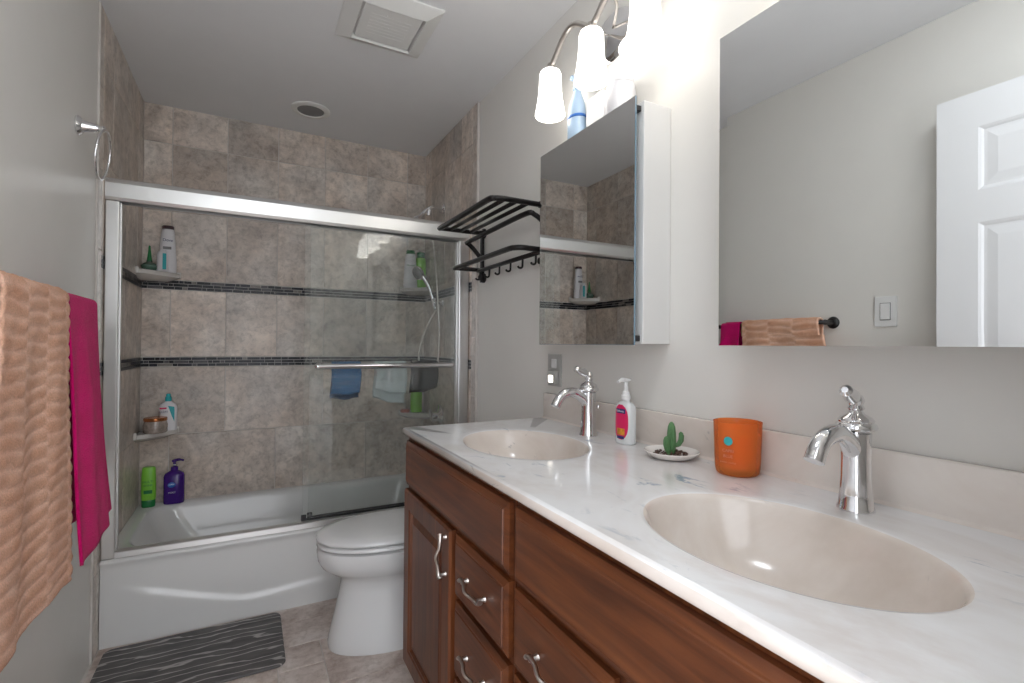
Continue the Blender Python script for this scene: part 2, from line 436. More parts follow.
for nm, tf, wall in (('l', toL, wl), ('r', toR, wr)):
    b = BM(); slabs(b, wall_cells(YT+.055, YB, 2.27-.126) + [(YT, YT+.055, z, min(z+.305, ZC)) for z in [k*.305 for k in range(8)]] + [(YT+.055, 2.40, 0, .335)], tf, dep=.005)
    struct('tile_cladding', b, 'tile', wall)
    b = BM(); slabs(b, band_cells(YT+.055, YB), tf, .0004, .0058, .0007); struct('mosaic_band', b, 'mosaic', wall)
    b = BM()
    if nm == 'l':
        box(b, -.006, -.0022, YT, YB, 0, ZC); box(b, -.006, .002, YT-.007, YT, 0, ZC, .002)
    else:
        box(b, XT+.0022, XR, YT, YB, 0, ZC); box(b, XT-.002, XR, YT-.007, YT, 0, ZC, .002)
    struct('grout_bed', b, 'grout', wall)

# ------------------------------------------------------------------ bathtub
def rrect(x0, x1, y0, y1, r, z, n=10):
    pts = []
    for cx, cy, a in ((x1-r, y1-r, 0), (x0+r, y1-r, PI/2), (x0+r, y0+r, PI), (x1-r, y0+r, 1.5*PI)):
        for k in range(n+1):
            t = a + PI/2*k/n; pts.append(Vector((cx+r*math.cos(t), cy+r*math.sin(t), z)))
    return pts
TZ = .338
tub = thing('bathtub', 'white alcove bathtub with embossed curved apron behind the glass doors', 'bathtub', (.762, 2.78, 0))
b = BM()
rings = [rrect(.0022, XT-.0022, 2.40, YB-.0035, .004, TZ-.012), rrect(.003, XT-.003, 2.403, YB-.004, .006, TZ),
         rrect(.055, XT-.06, 2.475, YB-.055, .13, TZ+.001), rrect(.063, XT-.068, 2.484, YB-.064, .13, TZ-.006), rrect(.072, XT-.078, 2.492, YB-.072, .135, TZ-.03),
         rrect(.13, XT-.11, 2.515, YB-.10, .14, .20), rrect(.20, XT-.14, 2.54, YB-.125, .14, .10), rrect(.25, XT-.18, 2.58, YB-.165, .12, .075), rrect(.5, XT-.5, 2.74, YB-.3, .05, .07)]
loft(b, rings, cap0=False, cap1=True)
obj('basin', b, 'tub', tub, True, 50)
b = BM()
nx, nz = 96, 60; g = []
def apron_y(x, z):
    cz = .088 + .135*min(1, max(0, (.50-x)/.42))**1.15 + .055*max(0, (x-.55)/.9)**1.0 + .01*max(0, (abs(x-.52)<.08)*0)
    cz = cz if x < 1.3 else cz + (x-1.3)*.3
    t = 1/(1+math.exp(-(z-cz)/.005)); fade = min(1, max(0, (x-.04)/.12))*min(1, max(0, (1.5-x)/.1))
    t2 = 1/(1+math.exp(-(z-.318)/.006))
    return 2.402 - .009*(1-t)*fade - .009*t2
for j in range(nz+1):
    z = TZ*j/nz
    row = []
    for i in range(nx+1):
        x = .0022 + (XT-.0044)*i/nx; y = apron_y(x, z)
        if z > TZ-.014: k = (z-(TZ-.014))/.014; y += .012*(1-math.sqrt(max(0, 1-k*k)))
        row.append(b.verts.new((x, y, z)))
    g.append(row)
for j in range(nz):
    for i in range(nx): b.faces.new((g[j][i], g[j][i+1], g[j+1][i+1], g[j+1][i])).smooth = True
bk = [b.verts.new((.0022 + (XT-.0044)*i/nx, 2.42, TZ)) for i in range(nx+1)]
bl = [b.verts.new((.0022 + (XT-.0044)*i/nx, 2.42, 0)) for i in range(nx+1)]
for i in range(nx):
    b.faces.new((g[-1][i], g[-1][i+1], bk[i+1], bk[i])).smooth = True
    b.faces.new((bk[i], bk[i+1], bl[i+1], bl[i]))
obj('apron', b, 'tub', tub)
b = BM(); lathe(b, [(.0, 0), (.028, 0), (.03, .002), (.02, .004), (0, .004)], (1.25, 2.80, .0745), 24); obj('drain', b, 'chrome', tub)

# ------------------------------------------------------------------ shower enclosure frame + doors
enc = thing('shower_door_frame', 'satin aluminium frame of header, jambs and sill track on the tub', 'frame', (.762, 2.43, TZ))
H0, H1 = 1.729, 1.817
b = BM()
prof = [(2.402, H0), (2.396, H0+.012), (2.394, H1-.022), (2.400, H1-.006), (2.412, H1), (2.462, H1), (2.470, H1-.008), (2.470, H0), (2.462, H0), (2.462, H0+.05), (2.41, H0+.05), (2.41, H0)]
loft(b, [[Vector((x, y, z)) for y, z in prof] for x in (.0025, XT-.0025)])
for f in b.faces: f.smooth = False
obj('header', b, 'alu', enc)
for x0, x1 in ((.0025, .046), (1.466, XT-.0025)):
    b = BM(); box(b, x0, x1, 2.400, 2.468, TZ+.003, H0-.0005, .004); 
    xi = x1 if x0 < .5 else x0-.004
    box(b, xi, xi+.004, 2.425, 2.445, TZ+.03, H0-.001, .001)
    obj('jamb', b, 'alu', enc)
b = BM()
prof = [(2.400, TZ+.003), (2.401, TZ+.024), (2.406, TZ+.028), (2.412, TZ+.028), (2.416, TZ+.020), (2.440, TZ+.020), (2.444, TZ+.023), (2.448, TZ+.023), (2.466, TZ+.012), (2.470, TZ+.003)]
loft(b, [[Vector((x, y, z)) for y, z in prof] for x in (.046, 1.466)])
for f in b.faces: f.smooth = False
obj('sill_track', b, 'alu', enc)

def glass_door(name, label, x0, x1, y, bary, s):
    t = thing(name, label, 'shower door', ((x0+x1)/2, y, TZ+.03), 'sliding glass shower doors')
    b = BM(); box(b, x0, x1, y-.003, y+.003, TZ+.036, H0+.03, .0008, 1); obj('glass_pane', b, 'glass', t)
    b = BM(); box(b, x0+.004, x1, y-.006, y+.006, TZ+.0305, TZ+.040, .001, 1)
    obj('bottom_seal', b, 'rubber', t)
    b = BM(); box(b, x0-.004, x0+.018, y-.008, y+.008, TZ+.0305, TZ+.056, .002); obj('guide_block', b, 'rubber', t)
    bx0, bx1 = x0+.055, x1-.04; z = 1.075
    b = BM(); tube(b, [(bx0-.015, bary, z), (bx0-.012, bary, z)] + [(bx0+(bx1-bx0)*k/6, bary, z) for k in range(7)] + [(bx1+.012, bary, z), (bx1+.015, bary, z)], [.004, .0120]+[.0125]*7+[.0120, .004], 14)
    for x in (bx0, bx1):
        lathe(b, [(.006, 0), (.006, abs(y-bary)-.008), (.012, abs(y-bary)-.006), (.012, abs(y-bary)-.0035)], (x, bary, z), 16, mat=Matrix.Rotation(-PI/2*s, 4, 'X'))
    obj('towel_bar', b, 'chrome', t)
    return t
gd1 = glass_door('glass_shower_door', 'outer clear glass shower door whose chrome towel bar faces the bathroom', .718, 1.455, 2.4285, 2.372, 1)
gd2 = glass_door('glass_shower_door', 'inner clear glass shower door whose chrome bar carries three washcloths', .745, 1.462, 2.4525, 2.508, -1)

# washcloths over the inner bar
def cloth(name, label, x0, x1, zf, zb, mats, yb=2.508, z0=1.075, th=.004, slant=0.0, fold=0):
    b = BM(); R = .0150; path = []
    n1 = 14
    for k in range(n1): path.append((-R, z0 - (z0-zf)*(1-k/n1)))
    for k in range(9): a = PI - PI*k/8; path.append((R*math.cos(a), z0 + R*math.sin(a)))
    for k in range(1, n1+1): path.append((R, z0 - (z0-zb)*k/n1))
    nx = 18; g = []
    for i in range(nx+1):
        u = i/nx; row = []
        for j, (dy, z) in enumerate(path):
            d = max(0, z0 - z); wob = .006*math.sin(u*9+fold)*min(1, d/.06)
            zz = z - slant*(u-.5)*(d/.15) + .004*math.sin(u*7+1)*(d/.15)
            row.append(b.verts.new((x0+(x1-x0)*u + .004*math.sin(d*30), yb + dy + (wob if dy > 0 else wob*.35) , zz)))
        g.append(row)
    for i in range(nx):
        for j in range(len(path)-1):
            f = b.faces.new((g[i][j], g[i+1][j], g[i+1][j+1], g[i][j+1])); f.smooth = True
            f.material_index = 1 if (len(mats) > 1 and path[j][0] > 0 and j > n1+14) else 0
    o = obj(name, b, mats); so = o.modifiers.new('thickness', 'SOLIDIFY'); so.thickness = .003; so.offset = 1
    so.use_rim = True
    return tag(o, label, 'washcloth')
cloth('washcloth', 'blue washcloth with dark hem, leftmost on the bar inside the shower', .850, .985, .935, .908, ['clothblue', 'clothdkblue'])
cloth('washcloth', 'white washcloth with two uneven layers on the bar inside the shower', 1.055, 1.215, .935, .885, ['clothwhite'], slant=.03, fold=2)
cloth('washcloth', 'black washcloth on the bar inside the shower', 1.245, 1.385, .94, .93, ['clothblack'], fold=1, slant=-.02)

# ------------------------------------------------------------------ corner shelves and bottles
def corner_shelf(cx, sx, z, label):
    t = None; b = BM(); y0 = YB-.0035; R = .165; ring_t = []
    pts = [Vector((cx, y0, 0))]
    n = 14
    outl = [Vector((cx, y0, 0)), Vector((cx, y0-R, 0)), Vector((cx+sx*.022, y0-R-.002, 0))]
    for k in range(n+1):
        a = PI/2*k/n; rr = R*(1-.20*math.sin(2*a))
        outl.append(Vector((cx+sx*(.022+(rr-.02)*math.sin(a)), y0-.022-(rr-.02)*math.cos(a), 0)))
    outl += [Vector((cx+sx*(R+.002), y0-.02, 0)), Vector((cx+sx*R, y0, 0))]
    c = Vector((cx+sx*.05, y0-.05, 0))
    def ring(s, z): return [Vector((cx+sx*.0+(p.x-cx)*s, y0+(p.y-y0)*s, z)) for p in outl]
    loft(b, [ring(.66, z-.036), ring(.90, z-.022), ring(1, z-.014), ring(1.0, z+.005), ring(.975, z+.007), ring(.94, z+.006), ring(.92, z)])
    for q in ((cx, cx+sx*.014, y0-R-.006, y0-R+.016), (cx+sx*(R-.016), cx+sx*(R+.006), y0-.014, y0)): box(b, min(q[:2]), max(q[:2]), q[2], q[3], z-.016, z+.018, .004, 2)
    # upstands against both walls
    for f in b.faces: f.smooth = False
    o = obj('corner_shelf', b, 'shelfcer', None, True, 30)
    b2 = BM(); 
    return tag(o, label, 'shelf', 'ceramic corner shelves in the shower')
S1 = corner_shelf(.0015, 1, 1.535, 'white ceramic corner shelf, upper left in the shower, just above the mosaic band')
S2 = corner_shelf(.0015, 1, .715, 'white ceramic corner shelf, lower left in the shower, above the green bottle')
S3 = corner_shelf(XT-.0015, -1, 1.535, 'white ceramic corner shelf, upper right behind the glass door')
S4 = corner_shelf(XT-.0015, -1, .735, 'white ceramic corner shelf, lower right behind the glass, below the black washcloth')

def bottle(name, label, cat, x, y, z, prof, mats, sx=1, sy=1, rot=0, power=None, cap=None, capmat='white', pump=None, group=None):
    t = thing(name, label, cat, (x, y, z), group)
    b = BM(); lathe(b, prof, (x, y, z), 36, sx, sy, rot=rot, power=power); obj('body', b, mats, t, True, 55)
    if cap:
        b = BM(); lathe(b, cap, (x, y, z), 28); obj('cap', b, capmat, t, True, 45)
    return t
def label_patch(t, x, y, z, z0, z1, r0, r1, mat, sx, sy, rot, a0, a1, power=None, name='front_label', seg=16, curve=0):
    b = BM(); n = 8
    pr = [(r0+(r1-r0)*k/n+.0006, z0+(z1-z0)*k/n) for k in range(n+1)]
    lathe(b, pr, (x, y, z), seg, sx, sy, a0, a1, rot, power=power); o = obj(name, b, mat, t)
    return o
CAMX = .4974
def camrot(x, y): return math.atan2(0-y, CAMX-x)   # angle of the direction to the room centre line
# upper left shelf
z = 1.5425
t = bottle('shampoo_bottle', 'tall white tapered shampoo bottle with dark cap on upper left corner shelf', 'bottle', .118, 3.098, z,
           [(.0, 0), (.036, 0), (.039, .006), (.0385, .06), (.034, .15), (.028, .215), (.026, .225), (0, .226)], 'bottlewhite', 1, .62, 0,
           cap=[(.0265, .2255), (.0265, .238), (.024, .242), (0, .242)], capmat='darkcap')
d = Vector((CAMX-.118, -3.1, 0)).normalized()
text('lettering', 'Dove', .020, facing((.118+d.x*.021, 3.098-.0255, z+.165), d.x*.3, -1), 'navy', t)
b = BM(); box(b, .100, .136, 3.0715, 3.073, z+.118, z+.132); obj('label_stripe', b, 'greydark', t)
t = bottle('lotion_bottle', 'small white bottle with a teal stripe in front of the white shampoo bottle', 'bottle', .102, 3.052, z,
           [(0, 0), (.023, 0), (.025, .004), (.025, .085), (.021, .098), (.013, .104), (.013, .112), (0, .113)], 'bottlewhite', 1, .72, 0)
b = BM(); box(b, .104, .120, 3.0315, 3.0345, z+.008, z+.090, .0008, 1); obj('teal_stripe', b, 'teal', t)
t = thing('soap_dish', 'green glass dish with a dark green pump on upper left corner shelf', 'dish', (.047, 3.055, z))
b = BM(); lathe(b, [(0, 0), (.026, 0), (.034, .012), (.036, .024), (.028, .034), (.014, .042), (.012, .05), (0, .05)], (.047, 3.055, z), 28); obj('body', b, 'ggl', t, True)
b = BM(); lathe(b, [(.011, .05), (.010, .06), (.007, .09), (.004, .125), (0, .128)], (.047, 3.055, z), 16); obj('pump', b, 'dkgreen', t, True)
# lower left shelf
z = .7225
t = bottle('cleanser_bottle', 'white cleanser bottle with teal label and teal pump cap on lower left corner shelf', 'bottle', .128, 3.105, z,
           [(0, 0), (.037, 0), (.040, .005), (.040, .116), (.034, .134), (.016, .146), (.014, .152), (0, .152)], 'bottlewhite', 1, .62, 0, power=2.6,
           cap=[(.0145, .151), (.0145, .172), (.010, .175), (.010, .186), (.006, .189), (0, .189)], capmat='teal')
b = BM()
v = [b.verts.new(p) for p in ((.130, 3.0795, z+.128), (.158, 3.0795, z+.122), (.158, 3.0795, z+.045), (.146, 3.0795, z+.075))]; b.faces.new(v)
obj('teal_label', b, 'teal', t)
b = BM(); box(b, .094, .124, 3.0790, 3.0805, z+.112, z+.120); obj('red_stripe', b, 'magenta_l', t)
text('lettering', 'CLEAR', .013, facing((.111, 3.0792, z+.098), 0, -1), 'navy', t)
t = thing('body_scrub_jar', 'glass jar with a copper lid on the lower left corner shelf', 'jar', (.083, 3.040, z))
b = BM(); lathe(b, [(0, 0), (.046, 0), (.051, .006), (.052, .040), (.048, .056), (.046, .060), (0, .060)], (.083, 3.040, z), 32); obj('glass_body', b, 'jar', t, True)
b = BM(); lathe(b, [(.049, .0605), (.050, .063), (.050, .074), (.047, .077), (0, .077)], (.083, 3.040, z), 32); obj('lid', b, 'copper', t, True)
# tub rim bottles
z = TZ+.002
t = bottle('shower_gel_bottle', 'bright green shampoo bottle with dark green cap standing on the tub corner', 'bottle', .052, 3.085, z,
           [(0, .036), (.029, .036), (.031, .05), (.0315, .11), (.0305, .16), (.028, .196), (.024, .202), (0, .203)], 'green', 1, .62, 0, power=2.5)
b = BM(); lathe(b, [(0, 0), (.027, 0), (.029, .004), (.0295, .034), (.028, .0365), (0, .0365)], (.052, 3.085, z), 32, 1, .64, power=2.5); obj('cap', b, 'dkgreen', t, True)
text('lettering', 'MULTI', .016, facing((.052, 3.0645, z+.130), .1, -1), 'dkgreen', t)
text('lettering', 'SHINE', .014, facing((.052, 3.0642, z+.112), .1, -1), 'dkgreen', t)
b = BM(); box(b, .034, .070, 3.0637, 3.0652, z+.070, z+.088, .0005, 1); obj('label_panel', b, 'dkgreen', t)
t = thing('pump_bottle', 'purple pump bottle standing on the tub rim beside the green bottle', 'bottle', (.158, 3.108, z))
b = BM(); lathe(b, [(0, 0), (.044, 0), (.046, .005), (.046, .140), (.041, .154), (.018, .168), (.015, .170), (0, .170)], (.158, 3.108, z), 36, 1, .70, power=3); obj('body', b, 'purple', t, True)
b = BM(); lathe(b, [(.0165, .169), (.0165, .186), (.007, .190), (.006, .212), (.012, .214), (.012, .224), (0, .225)], (.158, 3.108, z), 20)
tube(b, smooth_path([(.158, 3.108, z+.220), (.180, 3.104, z+.223), (.200, 3.10, z+.218)], 4), [.007]*5+[.005]*4, 10); obj('pump', b, 'purple', t, True)
b = BM(); lathe(b, [(.0068, .1905), (.0068, .200)], (.158, 3.108, z), 16); obj('pump_collar', b, 'white', t)
b = BM(); lathe(b, [(0, 0), (.017, 0), (.017, .001), (0, .001)], (.150, 3.0755, z+.100), 24, 1, .8, mat=Matrix.Rotation(PI/2, 4, 'X')); obj('round_emblem', b, 'bluelabel', t)
text('lettering', 'AUSSIE', .0085, facing((.150, 3.0740, z+.102), 0, -1), 'white', t)
text('lettering', 'MOIST', .011, facing((.152, 3.0752, z+.060), 0, -1), 'white', t)
# upper right shelf
z = 1.5425
t = bottle('shampoo_bottle', 'big white tapered shampoo bottle with green cap on upper right corner shelf', 'bottle', 1.405, 3.085, z,
           [(0, 0), (.042, 0), (.045, .006), (.043, .08), (.036, .18), (.030, .215), (0, .216)], 'bottlewhite', 1, .6, 0,
           cap=[(.028, .2155), (.026, .238), (0, .24)], capmat='dkgreen')
text('lettering', 'Garnier', .017, facing((1.40, 3.056, z+.14), -.2, -1), 'dkgreen', t)
t = bottle('shampoo_bottle', 'green bottle beside the big white one on upper right corner shelf', 'bottle', 1.480, 3.105, z,
           [(0, 0), (.034, 0), (.036, .006), (.036, .16), (.030, .20), (0, .202)], 'green', 1, .7, 0,
           cap=[(.026, .2015), (.026, .235), (0, .237)], capmat='dkgreen')
# lower right shelf
z = .7425
t = bottle('shower_gel_bottle', 'green bottle on the lower right corner shelf under the black washcloth', 'bottle', 1.455, 3.095, z,
           [(0, 0), (.036, 0), (.038, .006), (.038, .15), (.03, .175), (0, .178)], 'green', 1, .75, 0,
           cap=[(.024, .1775), (.024, .20), (0, .202)], capmat='dkgreen')
b = BM(); lathe(b, [(0, 0), (.026, 0), (.03, .006), (.03, .014), (.024, .02), (0, .021)], (1.385, 3.105, z), 24, 1, .68); tag(obj('soap_bar', b, 'pink', None, True), 'pink bar of soap on the lower right corner shelf', 'soap')

# ------------------------------------------------------------------ shower fittings
t = thing('fixed_shower', 'chrome fixed shower head on a bent wall arm above the glass doors', 'shower head', (XT-.002, 2.80, 2.0))
b = BM(); tube(b, smooth_path([(XT-.002, 2.80, 2.0), (1.47, 2.80, 2.0), (1.425, 2.80, 1.985), (1.385, 2.80, 1.945)], 6), .0115, 14); obj('arm', b, 'chrome', t)
b = BM(); lathe(b, [(0, 0), (.030, 0), (.028, .006), (.012, .012), (0, .012)], (XT-.0015, 2.80, 2.0), 24, mat=Matrix.Rotation(-PI/2, 4, 'Y')); obj('flange', b, 'chrome', t)
R = Matrix.Rotation(math.radians(215), 4, 'Y')
b = BM(); lathe(b, [(0, -.01), (.013, -.008), (.014, .01), (.018, .02), (.030, .040), (.033, .055), (.031, .06), (0, .06)], (1.385, 2.80, 1.945), 28, mat=R); obj('spray_head', b, 'chrome', t, True)
b = BM(); lathe(b, [(0, 0), (.014, 0), (.014, .045), (0, .045)], (1.43, 2.80, 1.945), 18); obj('diverter', b, 'chrome', t, True)
t = thing('hand_shower', 'chrome handheld shower in its wall bracket with a looped hose', 'hand shower', (XT-.002, 2.80, 1.43))
b = BM(); lathe(b, [(0, 0), (.024, 0), (.022, .008), (.010, .012), (.010, .04), (0, .04)], (XT-.0015, 2.80, 1.43), 22, mat=Matrix.Rotation(-PI/2, 4, 'Y')); tube(b, [(1.475, 2.80, 1.405), (1.468, 2.80, 1.455)], .017, 16); obj('bracket', b, 'chrome', t)
hp = [Vector((1.478, 2.80, 1.385)), Vector((1.460, 2.80, 1.45)), Vector((1.432, 2.80, 1.53)), Vector((1.39, 2.80, 1.59))]
b = BM(); tube(b, smooth_path(hp, 5), [.009]*5+[.012]*5+[.013]*5+[.012], 14); obj('handle', b, 'chrome', t)
b = BM(); lathe(b, [(0, -.02), (.018, -.018), (.036, 0), (.042, .012), (.040, .018), (0, .018)], (1.375, 2.80, 1.603), 28, mat=Matrix.Rotation(math.radians(25), 4, 'Z') @ Matrix.Rotation(math.radians(-112), 4, 'Y')); sf = obj('spray_face', b, 'chrome', t, True)
b = BM(); lathe(b, [(0, .0182), (.037, .0182), (.036, .0200), (0, .0205)], (1.375, 2.80, 1.603), 28, mat=Matrix.Rotation(math.radians(25), 4, 'Z') @ Matrix.Rotation(math.radians(-112), 4, 'Y')); obj('nozzle_plate', b, 'greydark', sf)
b = BM(); hose = [(1.43, 2.79, 1.892), (1.452, 2.785, 1.78), (1.47, 2.78, 1.60), (1.482, 2.775, 1.42), (1.492, 2.775, 1.2), (1.475, 2.775, 1.03), (1.43, 2.78, .965), (1.385, 2.785, 1.01), (1.375, 2.79, 1.13), (1.42, 2.797, 1.28), (1.478, 2.80, 1.388)]
tube(b, smooth_path(hose, 8), .006, 10); obj('hose', b, 'nickel', t)
t = thing('tub_faucet', 'chrome lever valve and tub spout on the right shower wall', 'faucet', (XT-.002, 2.80, .72))
b = BM(); lathe(b, [(0, 0), (.075, 0), (.073, .006), (.03, .012), (.026, .05), (.020, .055), (0, .056)], (XT-.0015, 2.84, .74), 32, mat=Matrix.Rotation(-PI/2, 4, 'Y')); obj('valve_plate', b, 'chrome', t)
b = BM(); tube(b, smooth_path([(1.475, 2.84, .74), (1.455, 2.82, .775), (1.45, 2.80, .80)], 4), [.012]*4+[.009]*4+[.006], 12); obj('lever', b, 'chrome', t)
b = BM(); tube(b, smooth_path([(XT-.002, 2.82, .52), (1.45, 2.82, .52), (1.40, 2.82, .505), (1.385, 2.82, .48)], 5), .022, 16, flat=.9); obj('spout', b, 'chrome', t)

# ------------------------------------------------------------------ black towel rack on right wall
t = thing('towel_rack', 'black metal two-tier wall towel rack with hooks beside the mirror cabinet', 'rack', (XR, 1.94, 1.62))
def bar(b, pts, wy=.0145, flat=.75): tube(b, pts, wy, 8, flat=flat)
YA, YZ = 1.660, 2.235
b = BM()
bar(b, smooth_path([(XR-.004, YA, 1.738), (1.40, YA, 1.738), (1.345, YA, 1.738), (1.312, YA+.012, 1.738), (1.30, YA+.045, 1.738), (1.30, 1.95, 1.738), (1.30, YZ-.01, 1.738), (1.31, YZ, 1.738), (1.40, YZ, 1.738), (1.505, YZ, 1.738)], 5))
obj('upper_frame', b, 'black', t)
for x in (1.352, 1.404, 1.456):
    b = BM(); bar(b, [(x, YA, 1.738), (x, YZ, 1.738)], .0105); obj('slat', b, 'black', t)
b = BM(); bar(b, smooth_path([(XR-.004, YA-.05, 1.62), (1.49, YA-.055, 1.655), (1.452, YA-.05, 1.680), (1.434, YA-.02, 1.688), (1.430, 1.9, 1.684), (1.425, YZ-.045, 1.676), (1.43, YZ-.035, 1.672), (1.465, YZ-.03, 1.645), (1.505, YZ-.03, 1.60)], 5), .012); obj('support_bracket', b, 'black', t)
b = BM(); bar(b, smooth_path([(XR-.004, YA-.03, 1.553), (1.46, YA-.03, 1.553), (1.41, YA-.03, 1.553), (1.388, YA-.01, 1.553), (1.38, YA+.03, 1.553), (1.38, 1.95, 1.553), (1.38, YZ-.01, 1.553), (1.388, YZ, 1.553), (1.44, YZ, 1.553), (1.505, YZ, 1.553)], 5)); obj('lower_frame', b, 'black', t)
b = BM(); bar(b, [(1.50, YA-.03, 1.547), (1.50, YZ, 1.547)], .013); obj('hook_rail', b, 'black', t)
for k in range(6):
    y = YA+.01+k*.107
    b = BM(); tube(b, smooth_path([(1.497, y, 1.537), (1.496, y, 1.518), (1.495, y, 1.506), (1.488, y, 1.501), (1.478, y, 1.502), (1.474, y, 1.508)], 4), .0046, 8); obj('hook', b, 'black', t)
for y in (YA, YZ):
    b = BM(); box(b, 1.513, 1.530, y-.009, y+.009, 1.492, 1.745, .002); obj('wall_post', b, 'black', t)
    for z in ((1.738, 1.515)):
        b = BM(); lathe(b, [(0, 0), (.024, 0), (.025, .004), (.024, .011), (.014, .014), (.013, .03), (0, .03)], (XR-.0005, y, z), 20, mat=Matrix.Rotation(-PI/2, 4, 'Y')); obj('flange', b, 'black', t, True)

# ------------------------------------------------------------------ medicine cabinets
def med_cabinet(name, label, y0, y1, xb, xd, ang, bevel, hinge_far=True):
    z0, z1 = 1.186, 1.848
    t = thing(name, label, 'mirror cabinet', (XR, (y0+y1)/2, z0))
    b = BM(); box(b, xb, XR-.0005, y0, y1, z0, z1, .0015, 1)
    obj('body', b, 'cabwhite', t)
    # door, swung a touch about the far edge
    th = .006; yy0, yy1 = y0-.002, y1+.002
    b = BM(); box(b, xd+.0012, xd+th, yy0, yy1, z0-.003, z1+.003, .0006, 1)
    bb = BM(); bw = .020 if bevel else .0
    if bevel:
        o4 = [(xd+.0007, y, z) for y, z in ((yy0, z0-.003), (yy1, z0-.003), (yy1, z1+.003), (yy0, z1+.003))]
        i4 = [(xd, y, z) for y, z in ((yy0+bw, z0-.003+bw), (yy1-bw, z0-.003+bw), (yy1-bw, z1+.003-bw), (yy0+bw, z1+.003-bw))]
        O = [bb.verts.new(p) for p in o4]; I = [bb.verts.new(p) for p in i4]
        bb.faces.new(I)
        for k in range(4): bb.faces.new((O[k], O[(k+1) % 4], I[(k+1) % 4], I[k]))
    else:
        bb.faces.new([bb.verts.new(p) for p in [(xd+.0006, y, z) for y, z in ((yy0+.0008, z0-.002), (yy1-.0008, z0-.002), (yy1-.0008, z1+.002), (yy0+.0008, z1+.002))]])
    for q in (b, bb):
        bmesh.ops.rotate(q, verts=q.verts, cent=(xd+th, yy1, 0), matrix=Matrix.Rotation(ang, 3, 'Z'))
    d = obj('mirror_door', b, 'edge', t); obj('mirror_glass', bb, 'mirror', d)
    for z in (z0+.015, z1-.02):
        b = BM(); box(b, xd+th+.001, xb-.0005, y0+.010, y0+.03, z-.008, z+.008, .002); obj('bumper', b, 'rubber', t)
    for z in (z0+.008, z1-.03):
        b = BM(); box(b, xd+th+.001, xb-.0005, y1-.06, y1-.01, z-.006, z+.012, .001); obj('hinge', b, 'rubber', t)
    return t
med_cabinet('medicine_cabinet', 'small white medicine cabinet with mirrored door reflecting the shower tile', 1.000, 1.487, 1.434, 1.404, math.radians(-.5), False)
med_cabinet('medicine_cabinet', 'wide mirror cabinet at the right reflecting the white door and light switch', .025, .724, 1.43, 1.394, 0, True)

# things on top of the small cabinet
z = 1.8485
t = bottle('spray_bottle', 'pale blue plastic spray bottle on top of the small medicine cabinet', 'bottle', 1.487, 1.385, z,
           [(0, 0), (.033, 0), (.036, .006), (.036, .12), (.031, .16), (.016, .20), (.013, .215), (0, .215)], 'sky', .85, 1)
b = BM(); lathe(b, [(.014, .2145), (.014, .232), (.010, .236), (.010, .245), (0, .246)], (1.487, 1.385, z), 18); box(b, 1.46, 1.496, 1.378, 1.392, z+.243, z+.258, .003); obj('spray_cap', b, 'sky', t, True)
b = BM(); lathe(b, [(.0366, .110), (.0366, .120)], (1.487, 1.385, z), 36, .85, 1); obj('blue_band', b, 'bluelabel', t)
b = BM(); box(b, 1.478, 1.530, 1.235, 1.325, z, z+.150, .006, 3); tag(obj('lotion_box', b, 'bottlewhite', None, True), 'white box between the blue spray bottle and the white canister on the cabinet', 'box')
t = thing('white_canister', 'tall white rounded canister on top of the small medicine cabinet under the sconce', 'canister', (1.487, 1.158, z))
b = BM(); lathe(b, [(0, 0), (.044, 0), (.046, .006), (.045, .10), (.041, .122), (0, .123)], (1.487, 1.158, z), 36); obj('body', b, 'bottlewhite', t, True)
b = BM(); lathe(b, [(.0405, .1235), (.038, .140), (.030, .148), (0, .150)], (1.487, 1.158, z), 36); obj('lid', b, 'bottlewhite', t, True)

# ------------------------------------------------------------------ wall sconces (three shades on a wavy arm)
def sconce(yc, label):
    t = thing('vanity_light', label, 'light fixture', (XR, yc, 2.18), 'three-shade wall lights over the mirror cabinets')
    X = 1.42
    b = BM(); lathe(b, [(0, 0), (.100, 0), (.100, .006), (.090, .012), (.070, .016), (.030, .020), (.014, .026), (0, .027)], (XR-.0005, yc+.030, 2.185), 48, .80, 1, mat=Matrix.Rotation(-PI/2, 4, 'Y'))
    obj('backplate', b, 'chrome', t, True)
    pk = .234
    b = BM(); P = []
    for k in range(81):
        y = -pk + 2*pk*k/80; u = abs(y)/pk
        zz = 2.168 + .070*max(0, math.sin(PI*u))**1.3 - .012*u
        P.append((X, yc+y, zz))
    tube(b, P, .0095, 12); obj('wavy_arm', b, 'nickel', t)
    for s in (-1, 1):
        b = BM(); tube(b, smooth_path([(XR-.02, yc+.03+s*.02, 2.20), (1.47, yc+s*.06, 2.215), (X, yc+s*.085, 2.226)], 5), .005, 10)
        obj('strut', b, 'nickel', t)
    for s in (-1, 0, 1):
        y = yc+s*pk; zt = 2.150 if s else 2.160
        b = BM(); lathe(b, [(0, .022), (.010, .02), (.014, .008), (.024, 0), (.024, -.012), (0, -.012)], (X, y, zt), 24); h = obj('holder', b, 'nickel', t, True)
        b = BM(); zt -= .004
        pr = [(.006, .001), (.024, 0), (.033, -.006), (.037, -.016), (.0375, -.035), (.0395, -.075), (.044, -.110), (.0495, -.140), (.0510, -.150), (.0485, -.154), (.046, -.150), (.040, -.110), (.036, -.075), (.034, -.03), (.025, -.008), (.006, -.005)]
        lathe(b, [(r_*1.04, z_*1.055) for r_, z_ in pr], (X, y, zt), 36)
        obj('glass_shade', b, 'shade', t, True, 80)
    return t
s1 = sconce(1.219, 'three-shade frosted glass wall light above the small medicine cabinet')
s2 = dup(s1, (XR, .43, 2.18), 'three-shade frosted glass wall light above the wide mirror cabinet')
